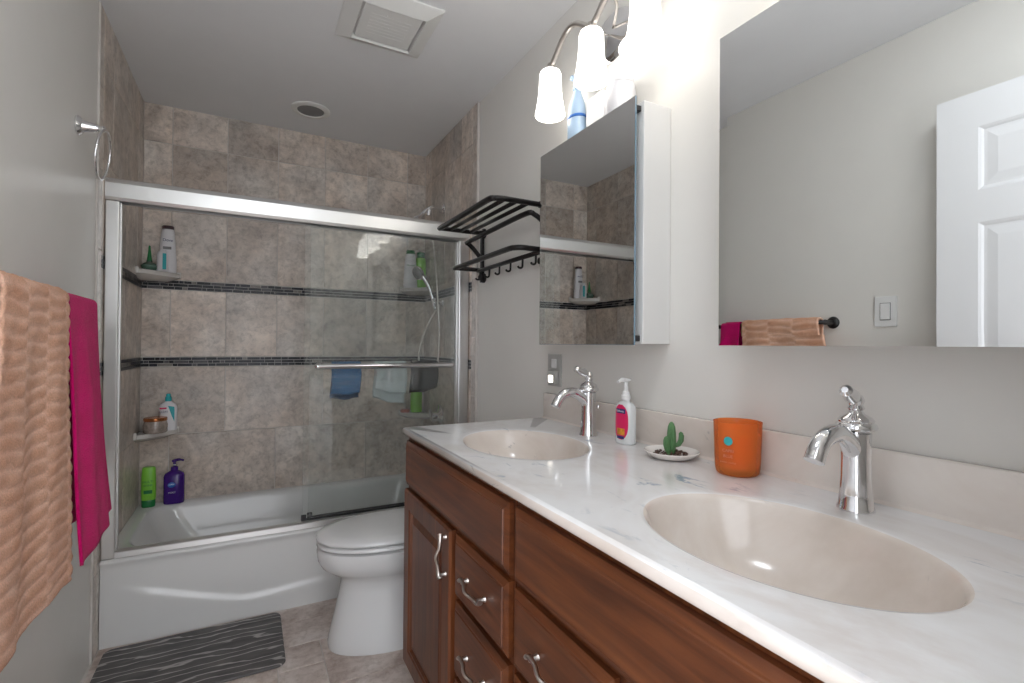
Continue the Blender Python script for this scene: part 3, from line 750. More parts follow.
t = thing('added_fill_light', 'added round fill light on the ceiling near the doorway, out of view', 'ceiling light', (.62, .42, ZC))  # unseen dome lamp, added for soft cool fill from overhead
b = BM(); lathe(b, [(0, -.0005), (.165, -.0005), (.165, -.022), (.158, -.026), (0, -.026)], (.62, .42, ZC), 48); obj('base_ring', b, 'nickel', t, True)
b = BM(); lathe(b, [(.150, -.0265), (.148, -.045), (.130, -.070), (.09, -.090), (.04, -.099), (0, -.100)], (.62, .42, ZC), 48); obj('fill_dome', b, 'dome', t, True, 80)

# ------------------------------------------------------------------ vanity cabinets
XF = .980
def raised_front(b, y0, y1, z0, z1, th=.019, edge=.016, groove=True):
    x0 = XF-.0006
    def rg(s, x): return [Vector((x, y0+s, z0+s)), Vector((x, y1-s, z0+s)), Vector((x, y1-s, z1-s)), Vector((x, y0+s, z1-s))]
    R = [rg(0, x0), rg(0, x0-th*.55), rg(.004, x0-th*.62), rg(edge*.8, x0-th*.86), rg(edge, x0-th*.86), rg(edge+.0015, x0-th)]
    if groove: R += [rg(edge+.006, x0-th)]
    loft(b, R)
    for f in b.faces: f.smooth = False
def panel_door(b, bp_, y0, y1, z0, z1, th=.019, fr=.055):
    x0 = XF-.0006
    def rg(s, x): return [Vector((x, y0+s, z0+s)), Vector((x, y1-s, z0+s)), Vector((x, y1-s, z1-s)), Vector((x, y0+s, z1-s))]
    loft(b, [rg(0, x0), rg(0, x0-th*.7), rg(.006, x0-th), rg(fr, x0-th), rg(fr+.004, x0-th*.80), rg(fr+.008, x0-th*.80), rg(fr+.012, x0-th*.35)], cap1=False)
    loft(bp_, [rg(fr+.010, x0-th*.2), rg(fr+.0125, x0-th*.38), rg(fr+.034, x0-th*.72), rg(fr+.035, x0-th*.80)])
    for q in (b, bp_):
        for f in q.faces: f.smooth = False
def pull(p0, p1, parent, out=.024):
    """arched pull between two posts on a front at XF-.02"""
    b = BM(); xs = XF-.0195; p0, p1 = Vector(p0), Vector(p1); L = (p1-p0)
    ctr = [Vector((xs-.016, 0, 0)) + p0 - L*.10, Vector((xs-.018, 0, 0)) + p0, Vector((xs-out*.85, 0, 0)) + p0 + L*.25, Vector((xs-out*1.15, 0, 0)) + p0 + L*.5, Vector((xs-out*.85, 0, 0)) + p0 + L*.75, Vector((xs-.018, 0, 0)) + p1, Vector((xs-.016, 0, 0)) + p1 + L*.10]
    path = smooth_path(ctr, 5); n = len(path)
    side = L.cross(Vector((1, 0, 0))).normalized()
    path = [p + side*.006*math.sin(2*PI*i/(n-1)) for i, p in enumerate(path)]
    rs = [.0075 - .003*math.sin(PI*i/(n-1)) for i in range(n)]
    tube(b, path, rs, 10, flat=.7)
    for q in (p0, p1):
        tube(b, [Vector((xs+.001, 0, 0))+q, Vector((xs-.006, 0, 0))+q, Vector((xs-.018, 0, 0))+q], [.007, .0045, .005], 10)
    return obj('handle', b, 'nickel', parent, True)
def vanity(label, y0, y1, door_far, ffz):
    t = thing('vanity_cabinet', label, 'cabinet', ((XF+XR)/2, (y0+y1)/2, 0), 'cherry vanity base cabinets')
    ZT = .8735
    b = BM(); 
    for a_ in ((XF, XF+.018, y0, y1, .095, ZT), (XF+.018, XR-.016, y0, y0+.016, .095, ZT), (XF+.018, XR-.016, y1-.016, y1, .095, ZT), (XR-.016, XR-.002, y0, y1, .095, ZT), (XF+.018, XR-.016, y0+.016, y1-.016, .095, .112)): box(b, *a_)
    obj('carcass', b, 'woodZ', t)
    b = BM(); box(b, XF+.065, XF+.08, y0+.004, y1-.004, 0.0002, .0945); box(b, XF+.08, XR-.01, y0+.004, y0+.02, 0.0002, .0945); box(b, XF+.08, XR-.01, y1-.02, y1-.004, 0.0002, .0945); obj('toe_kick', b, 'woodZ', t)
    g = .010
    ff = BM(); raised_front(ff, y0+g, y1-g, .712, .858); obj('false_front', ff, 'woodY', t)
    W = y1-y0; dw = .425
    if door_far: dy0, dy1, ry0, ry1 = y1-g-dw, y1-g, y0+g, y1-g-dw-.022
    else: dy0, dy1, ry0, ry1 = y0+g, y0+g+dw, y0+g+dw+.022, y1-g
    b, b2 = BM(), BM(); panel_door(b, b2, dy0, dy1, .125, .697)
    d = obj('door', b, 'woodZ', t); obj('door_panel', b2, 'woodZ', d)
    hy = dy0+.028 if door_far else dy1-.028
    pull((0, hy, .672), (0, hy, .575), d)
    for z0, z1 in ((.542, .697), (.345, .527), (.125, .330)):
        b = BM(); raised_front(b, ry0, ry1, z0, z1, edge=.016); dr = obj('drawer_front', b, 'woodY', t)
        yc, zc = (ry0+ry1)/2, (z0+z1)/2
        pull((0, yc+.048, zc), (0, yc-.048, zc), dr)
    return t
vanity('cherry wood vanity cabinet beside the toilet, under the far basin', .874, 1.632, True, 0)
vanity('cherry wood vanity cabinet nearest the camera, under the near basin', .100, .870, False, 0)

# ------------------------------------------------------------------ counter with two moulded basins
CT = .898
ct = thing('vanity_countertop', 'white veined marble vanity top with two moulded oval basins', 'countertop', (1.24, .87, CT))
CX0, CX1, CY0, CY1 = .957, 1.5155, .085, 1.637
b = BM()
def half(ya, yb, cx, cy, A, Bq):
    prof = [(1.30, 0), (1.16, 0), (1.055, -.0004), (1.02, -.0016), (1.0, -.0052), (.985, -.011), (.965, -.022), (.93, -.042), (.87, -.070), (.78, -.096), (.64, -.118), (.46, -.131), (.26, -.137), (.10, -.139)]
    # directions: include the corners of the rectangle
    n = 96; angs = [2*PI*k/n for k in range(n)]
    for X in (CX0+.012, CX1):
        for Y in (ya, yb):
            a = math.atan2(Y-cy, X-cx) % (2*PI); i = min(range(len(angs)), key=lambda j: min(abs(angs[j]-a), 2*PI-abs(angs[j]-a))); angs[i] = a
    angs.sort(); rings = []
    def edge(a):
        dx, dy = math.cos(a), math.sin(a); ts = []
        if dx > 1e-9: ts.append((CX1-cx)/dx)
        if dx < -1e-9: ts.append((CX0+.012-cx)/dx)
        if dy > 1e-9: ts.append((yb-cy)/dy)
        if dy < -1e-9: ts.append((ya-cy)/dy)
        return min(ts)
    outer = [Vector((cx+edge(a)*math.cos(a), cy+edge(a)*math.sin(a), CT)) for a in angs]
    rings.append(outer)
    for s, z in prof:
        ring = []
        for a, o in zip(angs, outer):
            er = A*Bq/math.sqrt((Bq*math.cos(a))**2+(A*math.sin(a))**2)
            r = er*s
            if s > 1: r = min(er*1 + (er*(s-1)), er + (edge(a)-er)*.9*(s-1)/.30) if s > 1.1 else r
            ring.append(Vector((cx+r*math.cos(a) , cy+r*math.sin(a), CT+z)))
        rings.append(ring)
    loft(b, rings, cap0=False, cap1=True)
YM = .872
half(CY0, YM, 1.199, .462, .163, .217); half(YM, CY1, 1.203, 1.240, .163, .217)
# rounded front edge, swept along Y, and ends
pe = [(CX0+.012, CT), (CX0+.006, CT-.0008), (CX0+.002, CT-.003), (CX0, CT-.007), (CX0, CT-.015), (CX0+.002, CT-.020), (CX0+.006, CT-.0235), (CX0+.03, CT-.024)]
Rr = [[Vector((x, y, z)) for x, z in pe] for y in (CY0, YM, CY1)]
V = [[b.verts.new(p) for p in r] for r in Rr]
for A_, B_ in zip(V, V[1:]):
    for k in range(len(pe)-1): b.faces.new((A_[k], A_[k+1], B_[k+1], B_[k])).smooth = True
for y in (CY0, CY1):
    v = [b.verts.new((x, y, z)) for x, z in pe] + [b.verts.new((CX1, y, CT-.024)), b.verts.new((CX1, y, CT))]
    b.faces.new(v)
b.normal_update()
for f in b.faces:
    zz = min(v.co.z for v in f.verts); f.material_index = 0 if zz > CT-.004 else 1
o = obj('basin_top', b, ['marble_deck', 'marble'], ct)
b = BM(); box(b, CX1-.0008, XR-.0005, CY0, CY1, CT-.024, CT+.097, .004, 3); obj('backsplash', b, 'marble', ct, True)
b = BM()
n = 24
vs = []
for k in range(n+1):
    y = CY0+(CY1-CY0)*k/n
    vs.append([b.verts.new((CX1-.010*math.cos(a_)+.0*0 if 0 else CX1-.009+.009*math.sin(a_), y, CT+.009-.009*math.cos(a_))) for a_ in [PI/2*j/5 for j in range(6)]])
for A_, B_ in zip(vs, vs[1:]):
    for k in range(5): b.faces.new((A_[k], A_[k+1], B_[k+1], B_[k])).smooth = True
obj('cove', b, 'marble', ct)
for cx, cy in ((1.199, .462), (1.203, 1.240)):
    b = BM(); lathe(b, [(0, .002), (.012, .003), (.021, .0025), (.023, 0), (.0, 0)], (cx, cy, CT-.1385), 28); obj('drain', b, 'chrome', ct, True)

# ------------------------------------------------------------------ faucets
def faucet(x, y, label):
    t = thing('basin_faucet', label, 'faucet', (x, y, CT), 'chrome basin faucets')
    z = CT+.0003
    b = BM(); lathe(b, [(0, 0), (.0285, 0), (.029, .004), (.0262, .010), (.0245, .03), (.0228, .06), (.0222, .09), (.0232, .125), (.0238, .135), (0, .135)], (x, y, z), 36); obj('body', b, 'chrome', t, True)
    b = BM(); lathe(b, [(0, .1352), (.022, .1352), (.024, .138), (.0305, .141), (.032, .145), (.0305, .150), (.0265, .153), (.0275, .156), (.0235, .162), (.013, .168), (.0105, .173), (.0135, .177), (.0105, .182), (0, .182)], (x, y, z), 36); obj('collar', b, 'chrome', t, True)
    b = BM(); tube(b, smooth_path([(x+.003, y, z+.060), (x-.006, y, z+.098), (x-.026, y, z+.122), (x-.058, y, z+.138), (x-.092, y, z+.133), (x-.112, y, z+.117), (x-.124, y, z+.097)], 6), [.018]*6+[.0165]*6+[.016]*6+[.0155]*6+[.0150]*6+[.0150]*6+[.0155], 20, ref=(0, 1, 0)); obj('spout', b, 'chrome', t, True)
    b = BM(); L = Vector((-.074, -.018, .026)).normalized(); p = Vector((x, y, z+.190))
    lathe(b, [(0, -.013), (.0095, -.0095), (.0135, 0), (.0095, .0095), (0, .013)], p, 20)
    tube(b, [p+L*d for d in (0, .010, .016, .027, .041, .055, .064, .070)], [.009, .008, .010, .0128, .0118, .0090, .0100, .005], 16); obj('lever', b, 'chrome', t, True)
    b = BM(); tube(b, [(x+.020, y, z+.085), (x+.036, y, z+.085)], .0025, 8); lathe(b, [(0, -.006), (.005, -.005), (.006, 0), (.005, .005), (0, .006)], (x+.038, y, z+.088), 12); obj('drain_knob', b, 'chrome', t, True)
    return t
f1 = faucet(1.438, 1.243, 'chrome single-lever faucet behind the far basin, beside the soap')
f2 = dup(f1, (1.430, .470, CT), 'chrome single-lever faucet behind the near basin')

# ------------------------------------------------------------------ counter items
x, y, z = 1.462, 1.098, CT+.0005
t = thing('hand_soap_bottle', 'clear pump bottle of hand soap with pink label beside far faucet', 'soap bottle', (x, y, z))
RB = math.radians(3)
b = BM(); lathe(b, [(0, 0), (.030, 0), (.0335, .004), (.0335, .098), (.0315, .109), (.024, .117), (.013, .121), (.012, .128), (0, .128)], (x, y, z), 40, .60, 1, rot=RB, power=2.5); obj('body', b, 'soapbody', t, True)
b = BM(); lathe(b, [(.0135, .1275), (.0135, .139), (.011, .141), (.0095, .150), (.006, .152), (.006, .178), (.014, .182), (.014, .186), (0, .188)], (x, y, z), 24)
tube(b, smooth_path([(x, y, z+.183), (x-.018, y-.002, z+.184), (x-.032, y-.004, z+.178)], 4), [.006]*5+[.0045]*4, 10); obj('pump', b, 'white', t, True)
def on_front(yy, zz, off): # point on the bottle's flattened -X face
    q = 1/((abs(yy)/.0335)**2.5) if abs(yy) > 1e-6 else 1e9
    xx = -.60*.0335*max(0, 1-(abs(yy)/.0335)**2.5)**(1/2.5) - off
    return Vector((x + xx*math.cos(RB)-yy*math.sin(RB), y + xx*math.sin(RB)+yy*math.cos(RB), z+zz))
b = BM(); n = 28; g = []
for i in range(13):
    u = -1+2*i/12; row = []
    for j in range(13):
        v_ = -1+2*j/12; sx_ = math.sqrt(1-.92*abs(v_)**3)
        row.append(b.verts.new(on_front(u*.026*sx_, .063+v_*.050, .0006)))
    g.append(row)
for i in range(12):
    for j in range(12): b.faces.new((g[i][j], g[i+1][j], g[i+1][j+1], g[i][j+1])).smooth = True
obj('pink_label', b, 'magenta_l', t)
def patch(u0, u1, z0, z1, mat, name, off):
    b = BM(); g = [[b.verts.new(on_front(u0+(u1-u0)*i/6, z0+(z1-z0)*j/2, off)) for j in range(3)] for i in range(7)]
    for i in range(6):
        for j in range(2): b.faces.new((g[i][j], g[i+1][j], g[i+1][j+1], g[i][j+1]))
    return obj(name, b, mat, t)
patch(-.018, .017, .088, .101, 'navy', 'label_banner', .0011); patch(-.016, .014, .026, .045, 'orange_l', 'fruit_print', .0011); patch(-.014, .014, .015, .023, 'navy', 'label_footer', .0011)
nd = Vector((-math.cos(RB), -math.sin(RB)))
text('lettering', 'Softsoap', .0085, facing(on_front(0, .0945, .0016), nd.x, nd.y), 'white', t)

x, y = 1.443, .905
t = thing('potted_cactus', 'small green cactus with pebbles in a shallow cream dish', 'cactus', (x, y, CT))
b = BM(); lathe(b, [(0, .0003), (.040, .0003), (.052, .004), (.063, .012), (.0675, .018), (.066, .0195), (.061, .015), (.05, .009), (.0, .008)], (x, y, CT), 48); obj('dish', b, 'dish', t, True, 60)
b = BM(); rng = random.Random(4)
for k in range(60):
    a = rng.random()*2*PI; r = .043*math.sqrt(rng.random()); s = .0028+.0022*rng.random(); hgt = .0095+.005*(1-r/.043)*rng.random()
    m = Matrix.Translation((x+r*math.cos(a), y+r*math.sin(a), CT+hgt)) @ Euler((rng.random()*3, rng.random()*3, 0)).to_matrix().to_4x4() @ Matrix.Diagonal((1.5*s, s, .8*s, 1))
    bmesh.ops.create_icosphere(b, subdivisions=1, radius=1, matrix=m)
o = obj('pebbles', b, 'pebble', t); o['kind'] = 'stuff'
def ribbed(b, path, rad, ribs=8):
    pts = [Vector(p) for p in path]; seg = ribs*6; n = len(pts); rings = []
    for i, p in enumerate(pts):
        d = (pts[min(i+1, n-1)]-pts[max(i-1, 0)]).normalized(); a = d.cross(Vector((0, 1, 0))).normalized(); c = d.cross(a)
        rings.append([p + rad[i]*(1-.26*(.5-.5*math.cos(ribs*2*PI*k/seg)))*(a*math.cos(2*PI*k/seg)+c*math.sin(2*PI*k/seg)) for k in range(seg)])
    loft(b, rings)
b = BM()
ribbed(b, [(x, y, CT+.010+h) for h in (0, .012, .03, .052, .068, .077, .081)], [.0100, .0108, .0112, .0108, .009, .006, .002])
perp = Vector((.86, -.5, 0))
P = [Vector((x, y, CT)) + perp*a_ + Vector((0, 0, h)) for a_, h in ((.006, .030), (.018, .034), (.024, .044), (.025, .056), (.0235, .063), (.023, .066))]
ribbed(b, P, [.0052, .0062, .0068, .0066, .005, .001])
P = [Vector((x, y, CT)) - perp*a_ + Vector((0, 0, h)) - Vector((.006, .006, 0)) for a_, h in ((.004, .010), (.010, .022), (.013, .034), (.0135, .046), (.013, .053), (.013, .056))]
ribbed(b, P, [.0058, .0070, .0074, .0068, .0045, .001])
obj('cactus', b, 'cactus', t)

x, y = 1.461, .728
t = thing('candle_jar', 'large candle in an orange glass jar beside the cactus dish', 'candle', (x, y, CT))
b = BM(); lathe(b, [(0, .0004), (.040, .0004), (.044, .004), (.0465, .014), (.0480, .05), (.0500, .112), (.0505, .1165), (.0490, .117), (.0480, .112), (.0460, .05), (.0450, .016), (.038, .0125), (0, .012)], (x, y, CT), 56); obj('glass_jar', b, 'tint', t, True, 70)
b = BM(); lathe(b, [(0, .0135), (.038, .0135), (.0444, .018), (.0457, .05), (.0468, .088), (.045, .0895), (0, .088)], (x, y, CT), 48); obj('wax', b, 'wax', t, True, 50)
for k in range(3):
    b = BM(); tube(b, [(x+.02*math.cos(2.1*k), y+.02*math.sin(2.1*k), CT+.086), (x+.021*math.cos(2.1*k), y+.02*math.sin(2.1*k), CT+.099)], .0012, 6); obj('wick', b, 'rubber', t)
ad = math.atan2(-y, CAMX-x) - .38
p = Vector((x+.0495*math.cos(ad), y+.0495*math.sin(ad), 0))
lab = []
b = BM(); cc = b.verts.new((x+.0505*math.cos(ad), y+.0505*math.sin(ad), CT+.078)); rg = []
for k in range(28):
    a_ = 2*PI*k/28; th_ = ad + .0095*math.cos(a_)/.05; rg.append(b.verts.new((x+.0503*math.cos(th_), y+.0503*math.sin(th_), CT+.078+.0095*math.sin(a_))))
for k in range(28): b.faces.new((cc, rg[k], rg[(k+1) % 28]))
obj('teal_emblem', b, 'teal', t)
for body, zz, sz in (('CAPRI', .057, .009), ('BLUE', .045, .009), ('3-WICK CANDLE', .032, .0045)):
    text('lettering', body, sz, facing((x+.0502*math.cos(ad), y+.0502*math.sin(ad), CT+zz), math.cos(ad), math.sin(ad)), 'greyprint', t)

# ------------------------------------------------------------------ outlet with night light, light switch
t = thing('power_outlet', 'grey outlet plate with a plugged-in night light by the backsplash end', 'outlet', (XR, 1.60, 1.085))
b = BM(); box(b, XR-.006, XR-.0005, 1.535, 1.627, 1.024, 1.148, .002); obj('cover_plate', b, 'greyplate', t)
b = BM(); box(b, XR-.009, XR-.006, 1.565, 1.597, 1.093, 1.128, .003); obj('socket', b, 'white', t)
b = BM(); box(b, XR-.026, XR-.006, 1.548, 1.600, 1.034, 1.084, .004); nl = obj('night_light', b, 'greyplate', t, True)
b = BM(); box(b, XR-.0285, XR-.024, 1.560, 1.588, 1.040, 1.066, .001); obj('lens', b, 'nightlight', nl)
t = thing('light_switch', 'white rocker light switch on the left wall, seen in the mirror', 'switch', (-.006, 1.045, 1.33))
b = BM(); box(b, -.0055, .001, 1.005, 1.085, 1.268, 1.392, .002); obj('cover_plate', b, 'white', t)
b = BM(); box(b, .001, .006, 1.028, 1.062, 1.297, 1.363, .0015); obj('rocker', b, 'white', t)
b = BM(); box(b, .001, .0022, 1.0255, 1.0645, 1.2945, 1.3655); obj('rocker_gap', b, 'greydark', t)

# ------------------------------------------------------------------ interior door, open against left wall (seen in mirror)
t = thing('panel_door', 'white six-panel door standing open against the left wall, seen in the mirror', 'door', (.06, .05, 0))
b = BM(); DX0, DX1, DY0, DY1, DZ0, DZ1 = .055, .090, .045, .842, .012, 2.068
st, mid = .115, .10
panels = []
pw = (DY1-DY0-2*st-mid)/2
cols = [(DY0+st, DY0+st+pw), (DY1-st-pw, DY1-st)]
rws = [(1.725, 1.945), (1.0, 1.615), (.24, .86)]
ys = sorted({DY0, DY1} | {v for c in cols for v in c}); zs = sorted({DZ0, DZ1} | {v for c in rws for v in c})
for i in range(len(ys)-1):
    for j in range(len(zs)-1):
        cy_, cz_ = (ys[i]+ys[i+1])/2, (zs[j]+zs[j+1])/2
        inp = any(a_ < cy_ < c_ for a_, c_ in cols) and any(a_ < cz_ < c_ for a_, c_ in rws)
        def rg(s, xx): return [b.verts.new((xx, yy, zz)) for yy, zz in ((ys[i]+s, zs[j]+s), (ys[i+1]-s, zs[j]+s), (ys[i+1]-s, zs[j+1]-s), (ys[i]+s, zs[j+1]-s))]
        if not inp: b.faces.new(rg(0, DX1))
        else:
            R_ = [rg(0, DX1), rg(.008, DX1-.003), rg(.014, DX1-.007), rg(.022, DX1-.007), rg(.050, DX1-.003), rg(.052, DX1-.003)]
            for A_, B_ in zip(R_, R_[1:]):
                for k in range(4): b.faces.new((A_[k], A_[(k+1) % 4], B_[(k+1) % 4], B_[k]))
            b.faces.new(R_[-1])
for q in (((DX0, DY0, DZ0), (DX0, DY1, DZ0), (DX0, DY1, DZ1), (DX0, DY0, DZ1)), ((DX0, DY1, DZ0), (DX1, DY1, DZ0), (DX1, DY1, DZ1), (DX0, DY1, DZ1)), ((DX0, DY0, DZ0), (DX1, DY0, DZ0), (DX1, DY0, DZ1), (DX0, DY0, DZ1)), ((DX0, DY0, DZ1), (DX1, DY0, DZ1), (DX1, DY1, DZ1), (DX0, DY1, DZ1)), ((DX0, DY0, DZ0), (DX1, DY0, DZ0), (DX1, DY1, DZ0), (DX0, DY1, DZ0))):
    b.faces.new([b.verts.new(p) for p in q])
obj('leaf', b, 'doorw', t)
b = BM(); lathe(b, [(0, 0), (.03, 0), (.028, .006), (.012, .010), (.012, .035), (.026, .045), (.028, .06), (.02, .068), (0, .07)], (DX1, DY1-.06, .96), 28, mat=Matrix.Rotation(PI/2, 4, 'Y')); obj('knob', b, 'nickel', t, True)
for z in (.25, 1.05, 1.85):
    b = BM(); tube(b, [(DX0-.004, DY0-.004, z-.045), (DX0-.004, DY0-.004, z+.045)], .007, 10); obj('hinge', b, 'nickel', t)

# ------------------------------------------------------------------ towel bar + towels on left wall
t = thing('towel_bar', 'dark metal towel bar on the left wall holding two towels', 'towel bar', (-.006, 1.60, 1.292))
BX = .066; BZ = 1.292
b = BM(); tube(b, [(BX, 1.238, BZ), (BX, 1.975, BZ)], .009, 14); obj('bar', b, 'black', t)
for y in (1.25, 1.965):
    b = BM(); lathe(b, [(0, 0), (.026, 0), (.027, .004), (.022, .012), (.012, .018), (.010, .04), (.012, .066), (0, .074)], (-.0055, y, BZ), 24, mat=Matrix.Rotation(PI/2, 4, 'Y')); obj('wall_mount', b, 'black', t, True)
def towel(name, label, y0, y1, zf, zb, mat, ridge=0, th=.008, fan=0.0, bulge=.0, seed=0, nU=60, corner=0.0, R=.0125, fy=0.0):
    """terry towel folded over the bar: front layer to zf, back layer to zb"""
    b = BM(); ly = b.verts.layers.float.new('ridge'); path = []
    step = .0042 if ridge else .012
    Lf = BZ - zf; nf = int(Lf/step); nb = int((BZ-zb)/.02)
    for k in range(nb): path.append((-1, (BZ-zb)*(1-k/nb)))
    for k in range(9): path.append((PI - PI*k/8, None))
    for k in range(1, nf+1): path.append((1, Lf*k/nf))
    g = []; s_acc = 0
    for i in range(nU+1):
        u = i/nU; row = []
        for j, (kd, d) in enumerate(path):
            if d is None:
                ox, oz = math.cos(kd)*R, math.sin(kd)*R; dd = 0; nx_ = math.cos(kd); nz_ = math.sin(kd); s = -R*(PI/2-(kd-PI/2))*.5
                s = -(kd)*R if True else 0
            else:
                dd = d; ox, oz = kd*R, -d; nx_, nz_ = kd, 0; s = d*kd
            rr = 0; disp = 0
            if ridge:
                colph = .5*(math.sin(u*23+seed) > 0) + .12*math.sin(u*40)
                cu = u*3.2; kc = math.floor(cu); fr_ = cu-kc
                ph = (s/ridge + .5*(kc % 2) + .10*math.sin(u*14+s*20)) * PI
                rr = abs(math.sin(ph))*min(1, min(fr_, 1-fr_)*7+.62); env = .8 + .2*math.sin(u*37+s*50)
                disp = .0045*rr*env + random.uniform(-.0006, .0006)
            f = min(1, dd/.25)
            front = (kd == 1) if d is not None else False
            wave = .007*math.sin(u*7.5+seed)*f + .004*math.sin(u*15+seed*2+dd*3)*f
            bg = bulge*(dd/max(Lf, .01)) if front else 0
            xx = BX + ox + nx_*(disp) + (wave + bg if front or (d is None) else wave*.3)
            if xx < .004: xx = .004
            yy = y0 + (y1-y0)*u - (.10*(1-u)**2*dd/.7 if ridge and front else 0) + fan*(dd/.7)*(u-.2) + .004*math.sin(dd*14+seed) + fy*(dd/.7)
            zz = BZ + oz + nz_*disp + (corner*(u-.5)*(dd/.7) if front else 0) + .004*math.sin(u*9+seed)*f
            v = b.verts.new((xx, yy, zz)); v[ly] = rr; row.append(v)
        g.append(row)
    for i in range(nU):
        for j in range(len(path)-1): b.faces.new((g[i][j], g[i+1][j], g[i+1][j+1], g[i][j+1])).smooth = True
    o = obj(name, b, mat); m = o.modifiers.new('thickness', 'SOLIDIFY'); m.thickness = th; m.offset = 0
    return tag(o, label, 'towel')
towel('bath_towel', 'thick ribbed peach towel on the left wall bar, nearest the camera', 1.262, 1.640, .575, .66, 'peach', ridge=.033, th=.007, bulge=.008, seed=1.3, R=.018)
towel('bath_towel', 'magenta towel on the left wall bar, beside the peach towel', 1.664, 1.935, .625, .66, 'magenta', th=.008, bulge=.045, seed=4.0, corner=.06, R=.014, fan=.02)

# towel ring
t = thing('towel_ring', 'chrome towel ring hanging from the left wall before the shower', 'towel ring', (-.006, 2.075, 1.885))
b = BM(); lathe(b, [(0, 0), (.030, 0), (.031, .005), (.024, .014), (.020, .016), (.012, .050), (.009, .062), (.011, .068), (.008, .074), (0, .076)], (-.0055, 2.075, 1.885), 28, mat=Matrix.Rotation(PI/2, 4, 'Y')); obj('post', b, 'chrome', t, True)
b = BM(); P = [(.062+.012*math.sin(a_)*0+.010*math.cos(a_), 2.075+.080*math.sin(a_), 1.800-.080*math.cos(a_+PI)*1.0) for a_ in [2*PI*k/48 for k in range(49)]]
tube(b, P, .0042, 10, cap=False, ref=(1, 0, 0)); obj('ring', b, 'chrome', t)

# ------------------------------------------------------------------ ceiling fan vent + recessed light
t = thing('exhaust_vent', 'square white exhaust fan cover on the ceiling before the shower', 'vent', (.96, 1.91, ZC))
b = BM()
def sq(h, z): return [Vector((.96+sx_*h, 1.910+sy_*h, z)) for sx_, sy_ in ((-1, -1), (1, -1), (1, 1), (-1, 1))]
loft(b, [sq(.172, ZC-.0005), sq(.172, ZC-.006), sq(.165, ZC-.010), sq(.118, ZC-.030), sq(.116, ZC-.027), sq(.114, ZC-.012)], cap0=False, cap1=True)
for f in b.faces: f.smooth = False
obj('frame', b, 'vent', t)
b = BM(); box(b, .96-.108, .96+.108, 1.910-.108, 1.910+.108, ZC-.024, ZC-.0125, .003); obj('grille', b, 'vent', t)
b = BM()
for k in range(7): box(b, .96-.075, .96+.075, 1.91-.06+.02*k-.0012, 1.91-.06+.02*k+.0012, ZC-.0246, ZC-.0238)
for dx, dy in ((-.02, -.07), (.0, 0), (.07, .02)): lathe(b, [(0, -.0008), (.003, -.0008), (.003, 0), (0, 0)], (.96+dx, 1.91+dy, ZC-.0242), 10)
obj('slots', b, 'vent', t)
t = thing('recessed_light', 'round recessed ceiling light with grey lens above the tub', 'ceiling light', (.775, 2.83, ZC))
b = BM(); lathe(b, [(.098, -.0005), (.098, -.004), (.090, -.009), (.070, -.010), (.066, -.004)], (.775, 2.83, ZC), 48); obj('trim_ring', b, 'vent', t, True)
b = BM(); lathe(b, [(0, -.006), (.068, -.005), (.069, -.001), (0, -.001)], (.775, 2.83, ZC), 40); obj('lens', b, 'greydark', t, True)

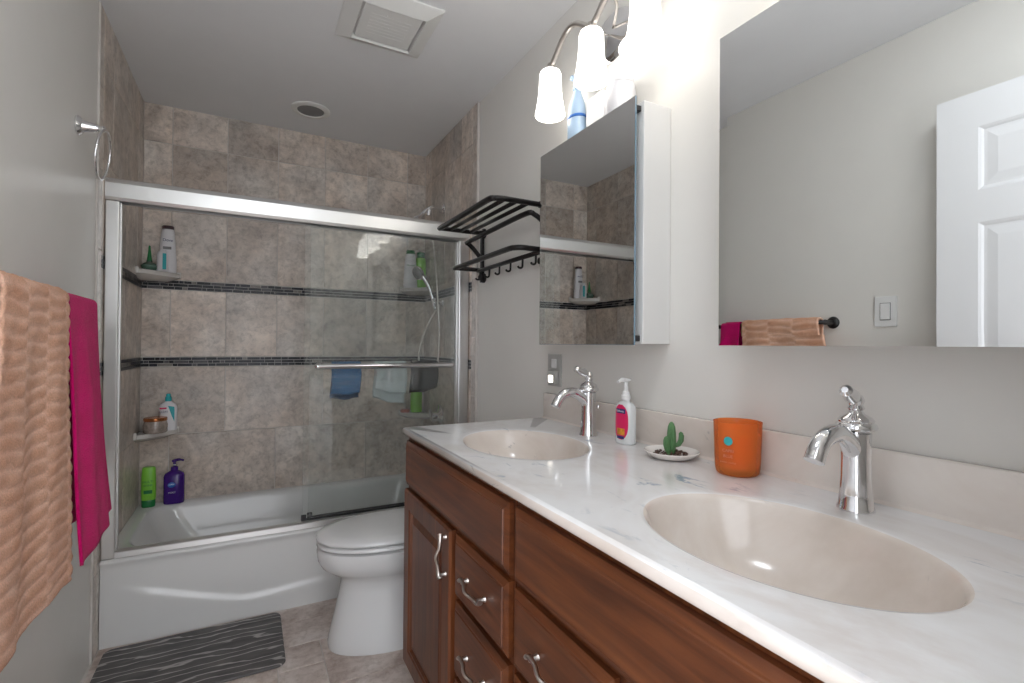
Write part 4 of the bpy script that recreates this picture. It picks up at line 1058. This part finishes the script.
# ------------------------------------------------------------------ toilet
TYC = 2.022
t = thing('toilet', 'white two-piece toilet with closed lid between vanity and tub', 'toilet', (1.10, TYC, 0))
def egg(xf, xb, hw, z, n=48, sq_=2.2, back=.55):
    """plan outline: rounded nose toward -X, squarer toward +X"""
    L = xb-xf; xm = xf + L*back; pts = []
    for k in range(n):
        a_ = 2*PI*k/n; c, s = math.cos(a_), math.sin(a_)
        if c < 0: p = 2.15; rx = xm-xf
        else: p = 3.2; rx = xb-xm
        q = (abs(c)**p+abs(s)**p)**(-1/p)
        pts.append(Vector((xm+rx*c*q, TYC+hw*s*q, z)))
    return pts
b = BM()
loft(b, [egg(0.780, 1.33, .150, 0.0005), egg(0.778, 1.33, .152, .02), egg(0.786, 1.33, .147, .06), egg(0.808, 1.33, .134, .15), egg(0.822, 1.33, .126, .22), egg(0.826, 1.33, .126, .255),
         egg(0.815, 1.33, .133, .275), egg(0.780, 1.33, .152, .295), egg(0.754, 1.33, .168, .315), egg(0.740, 1.33, .179, .340), egg(0.735, 1.33, .183, .375), egg(0.738, 1.33, .182, .389), egg(0.750, 1.32, .172, .393)])
obj('bowl', b, 'porcelain', t, True, 60)
b = BM(); loft(b, [egg(0.740, 1.30, .178, .3995), egg(0.734, 1.30, .184, .403), egg(0.734, 1.30, .184, .412), egg(0.740, 1.30, .179, .4155)]); obj('seat', b, 'porcelain', t, True, 60)
b = BM(); loft(b, [egg(0.737, 1.29, .180, .4215), egg(0.732, 1.29, .185, .4250), egg(0.732, 1.29, .185, .432), egg(0.740, 1.285, .178, .440), egg(0.780, 1.27, .145, .4475), egg(.90, 1.22, .07, .4515), egg(1.0, 1.1, .01, .452)]); obj('lid', b, 'porcelain', t, True, 60)
b = BM(); box(b, 1.315, XR-.012, TYC-.20, TYC+.20, .396, .735, .02, 4); obj('tank', b, 'porcelain', t, True, 50)
b = BM(); box(b, 1.300, XR-.008, TYC-.212, TYC+.212, .736, .768, .010, 3); obj('tank_lid', b, 'porcelain', t, True, 50)
b = BM(); lathe(b, [(0, 0), (.012, 0), (.012, .012), (0, .014)], (1.314, TYC-.14, .68), 18, mat=Matrix.Rotation(-PI/2, 4, 'Y')); tube(b, [(1.298, TYC-.14, .68), (1.294, TYC-.10, .672), (1.294, TYC-.075, .668)], [.006, .006, .004], 10); obj('flush_handle', b, 'chrome', t, True)
for s in (-1, 1):
    b = BM(); box(b, 1.292, 1.312, TYC+s*.075-.018, TYC+s*.075+.018, .3965, .438, .005); obj('seat_hinge', b, 'porcelain', t, True)

# ------------------------------------------------------------------ bath mat
b = BM()
loft(b, [rrect(.028, .626, 1.975, 2.368, .030, .0004), rrect(.025, .629, 1.972, 2.371, .033, .004), rrect(.028, .626, 1.975, 2.368, .030, .010), rrect(.036, .618, 1.983, 2.360, .024, .0115)])
tag(obj('bath_mat', b, 'rug', None, True, 50), 'grey bath mat with pale wavy lines on the floor before the tub', 'bath mat')
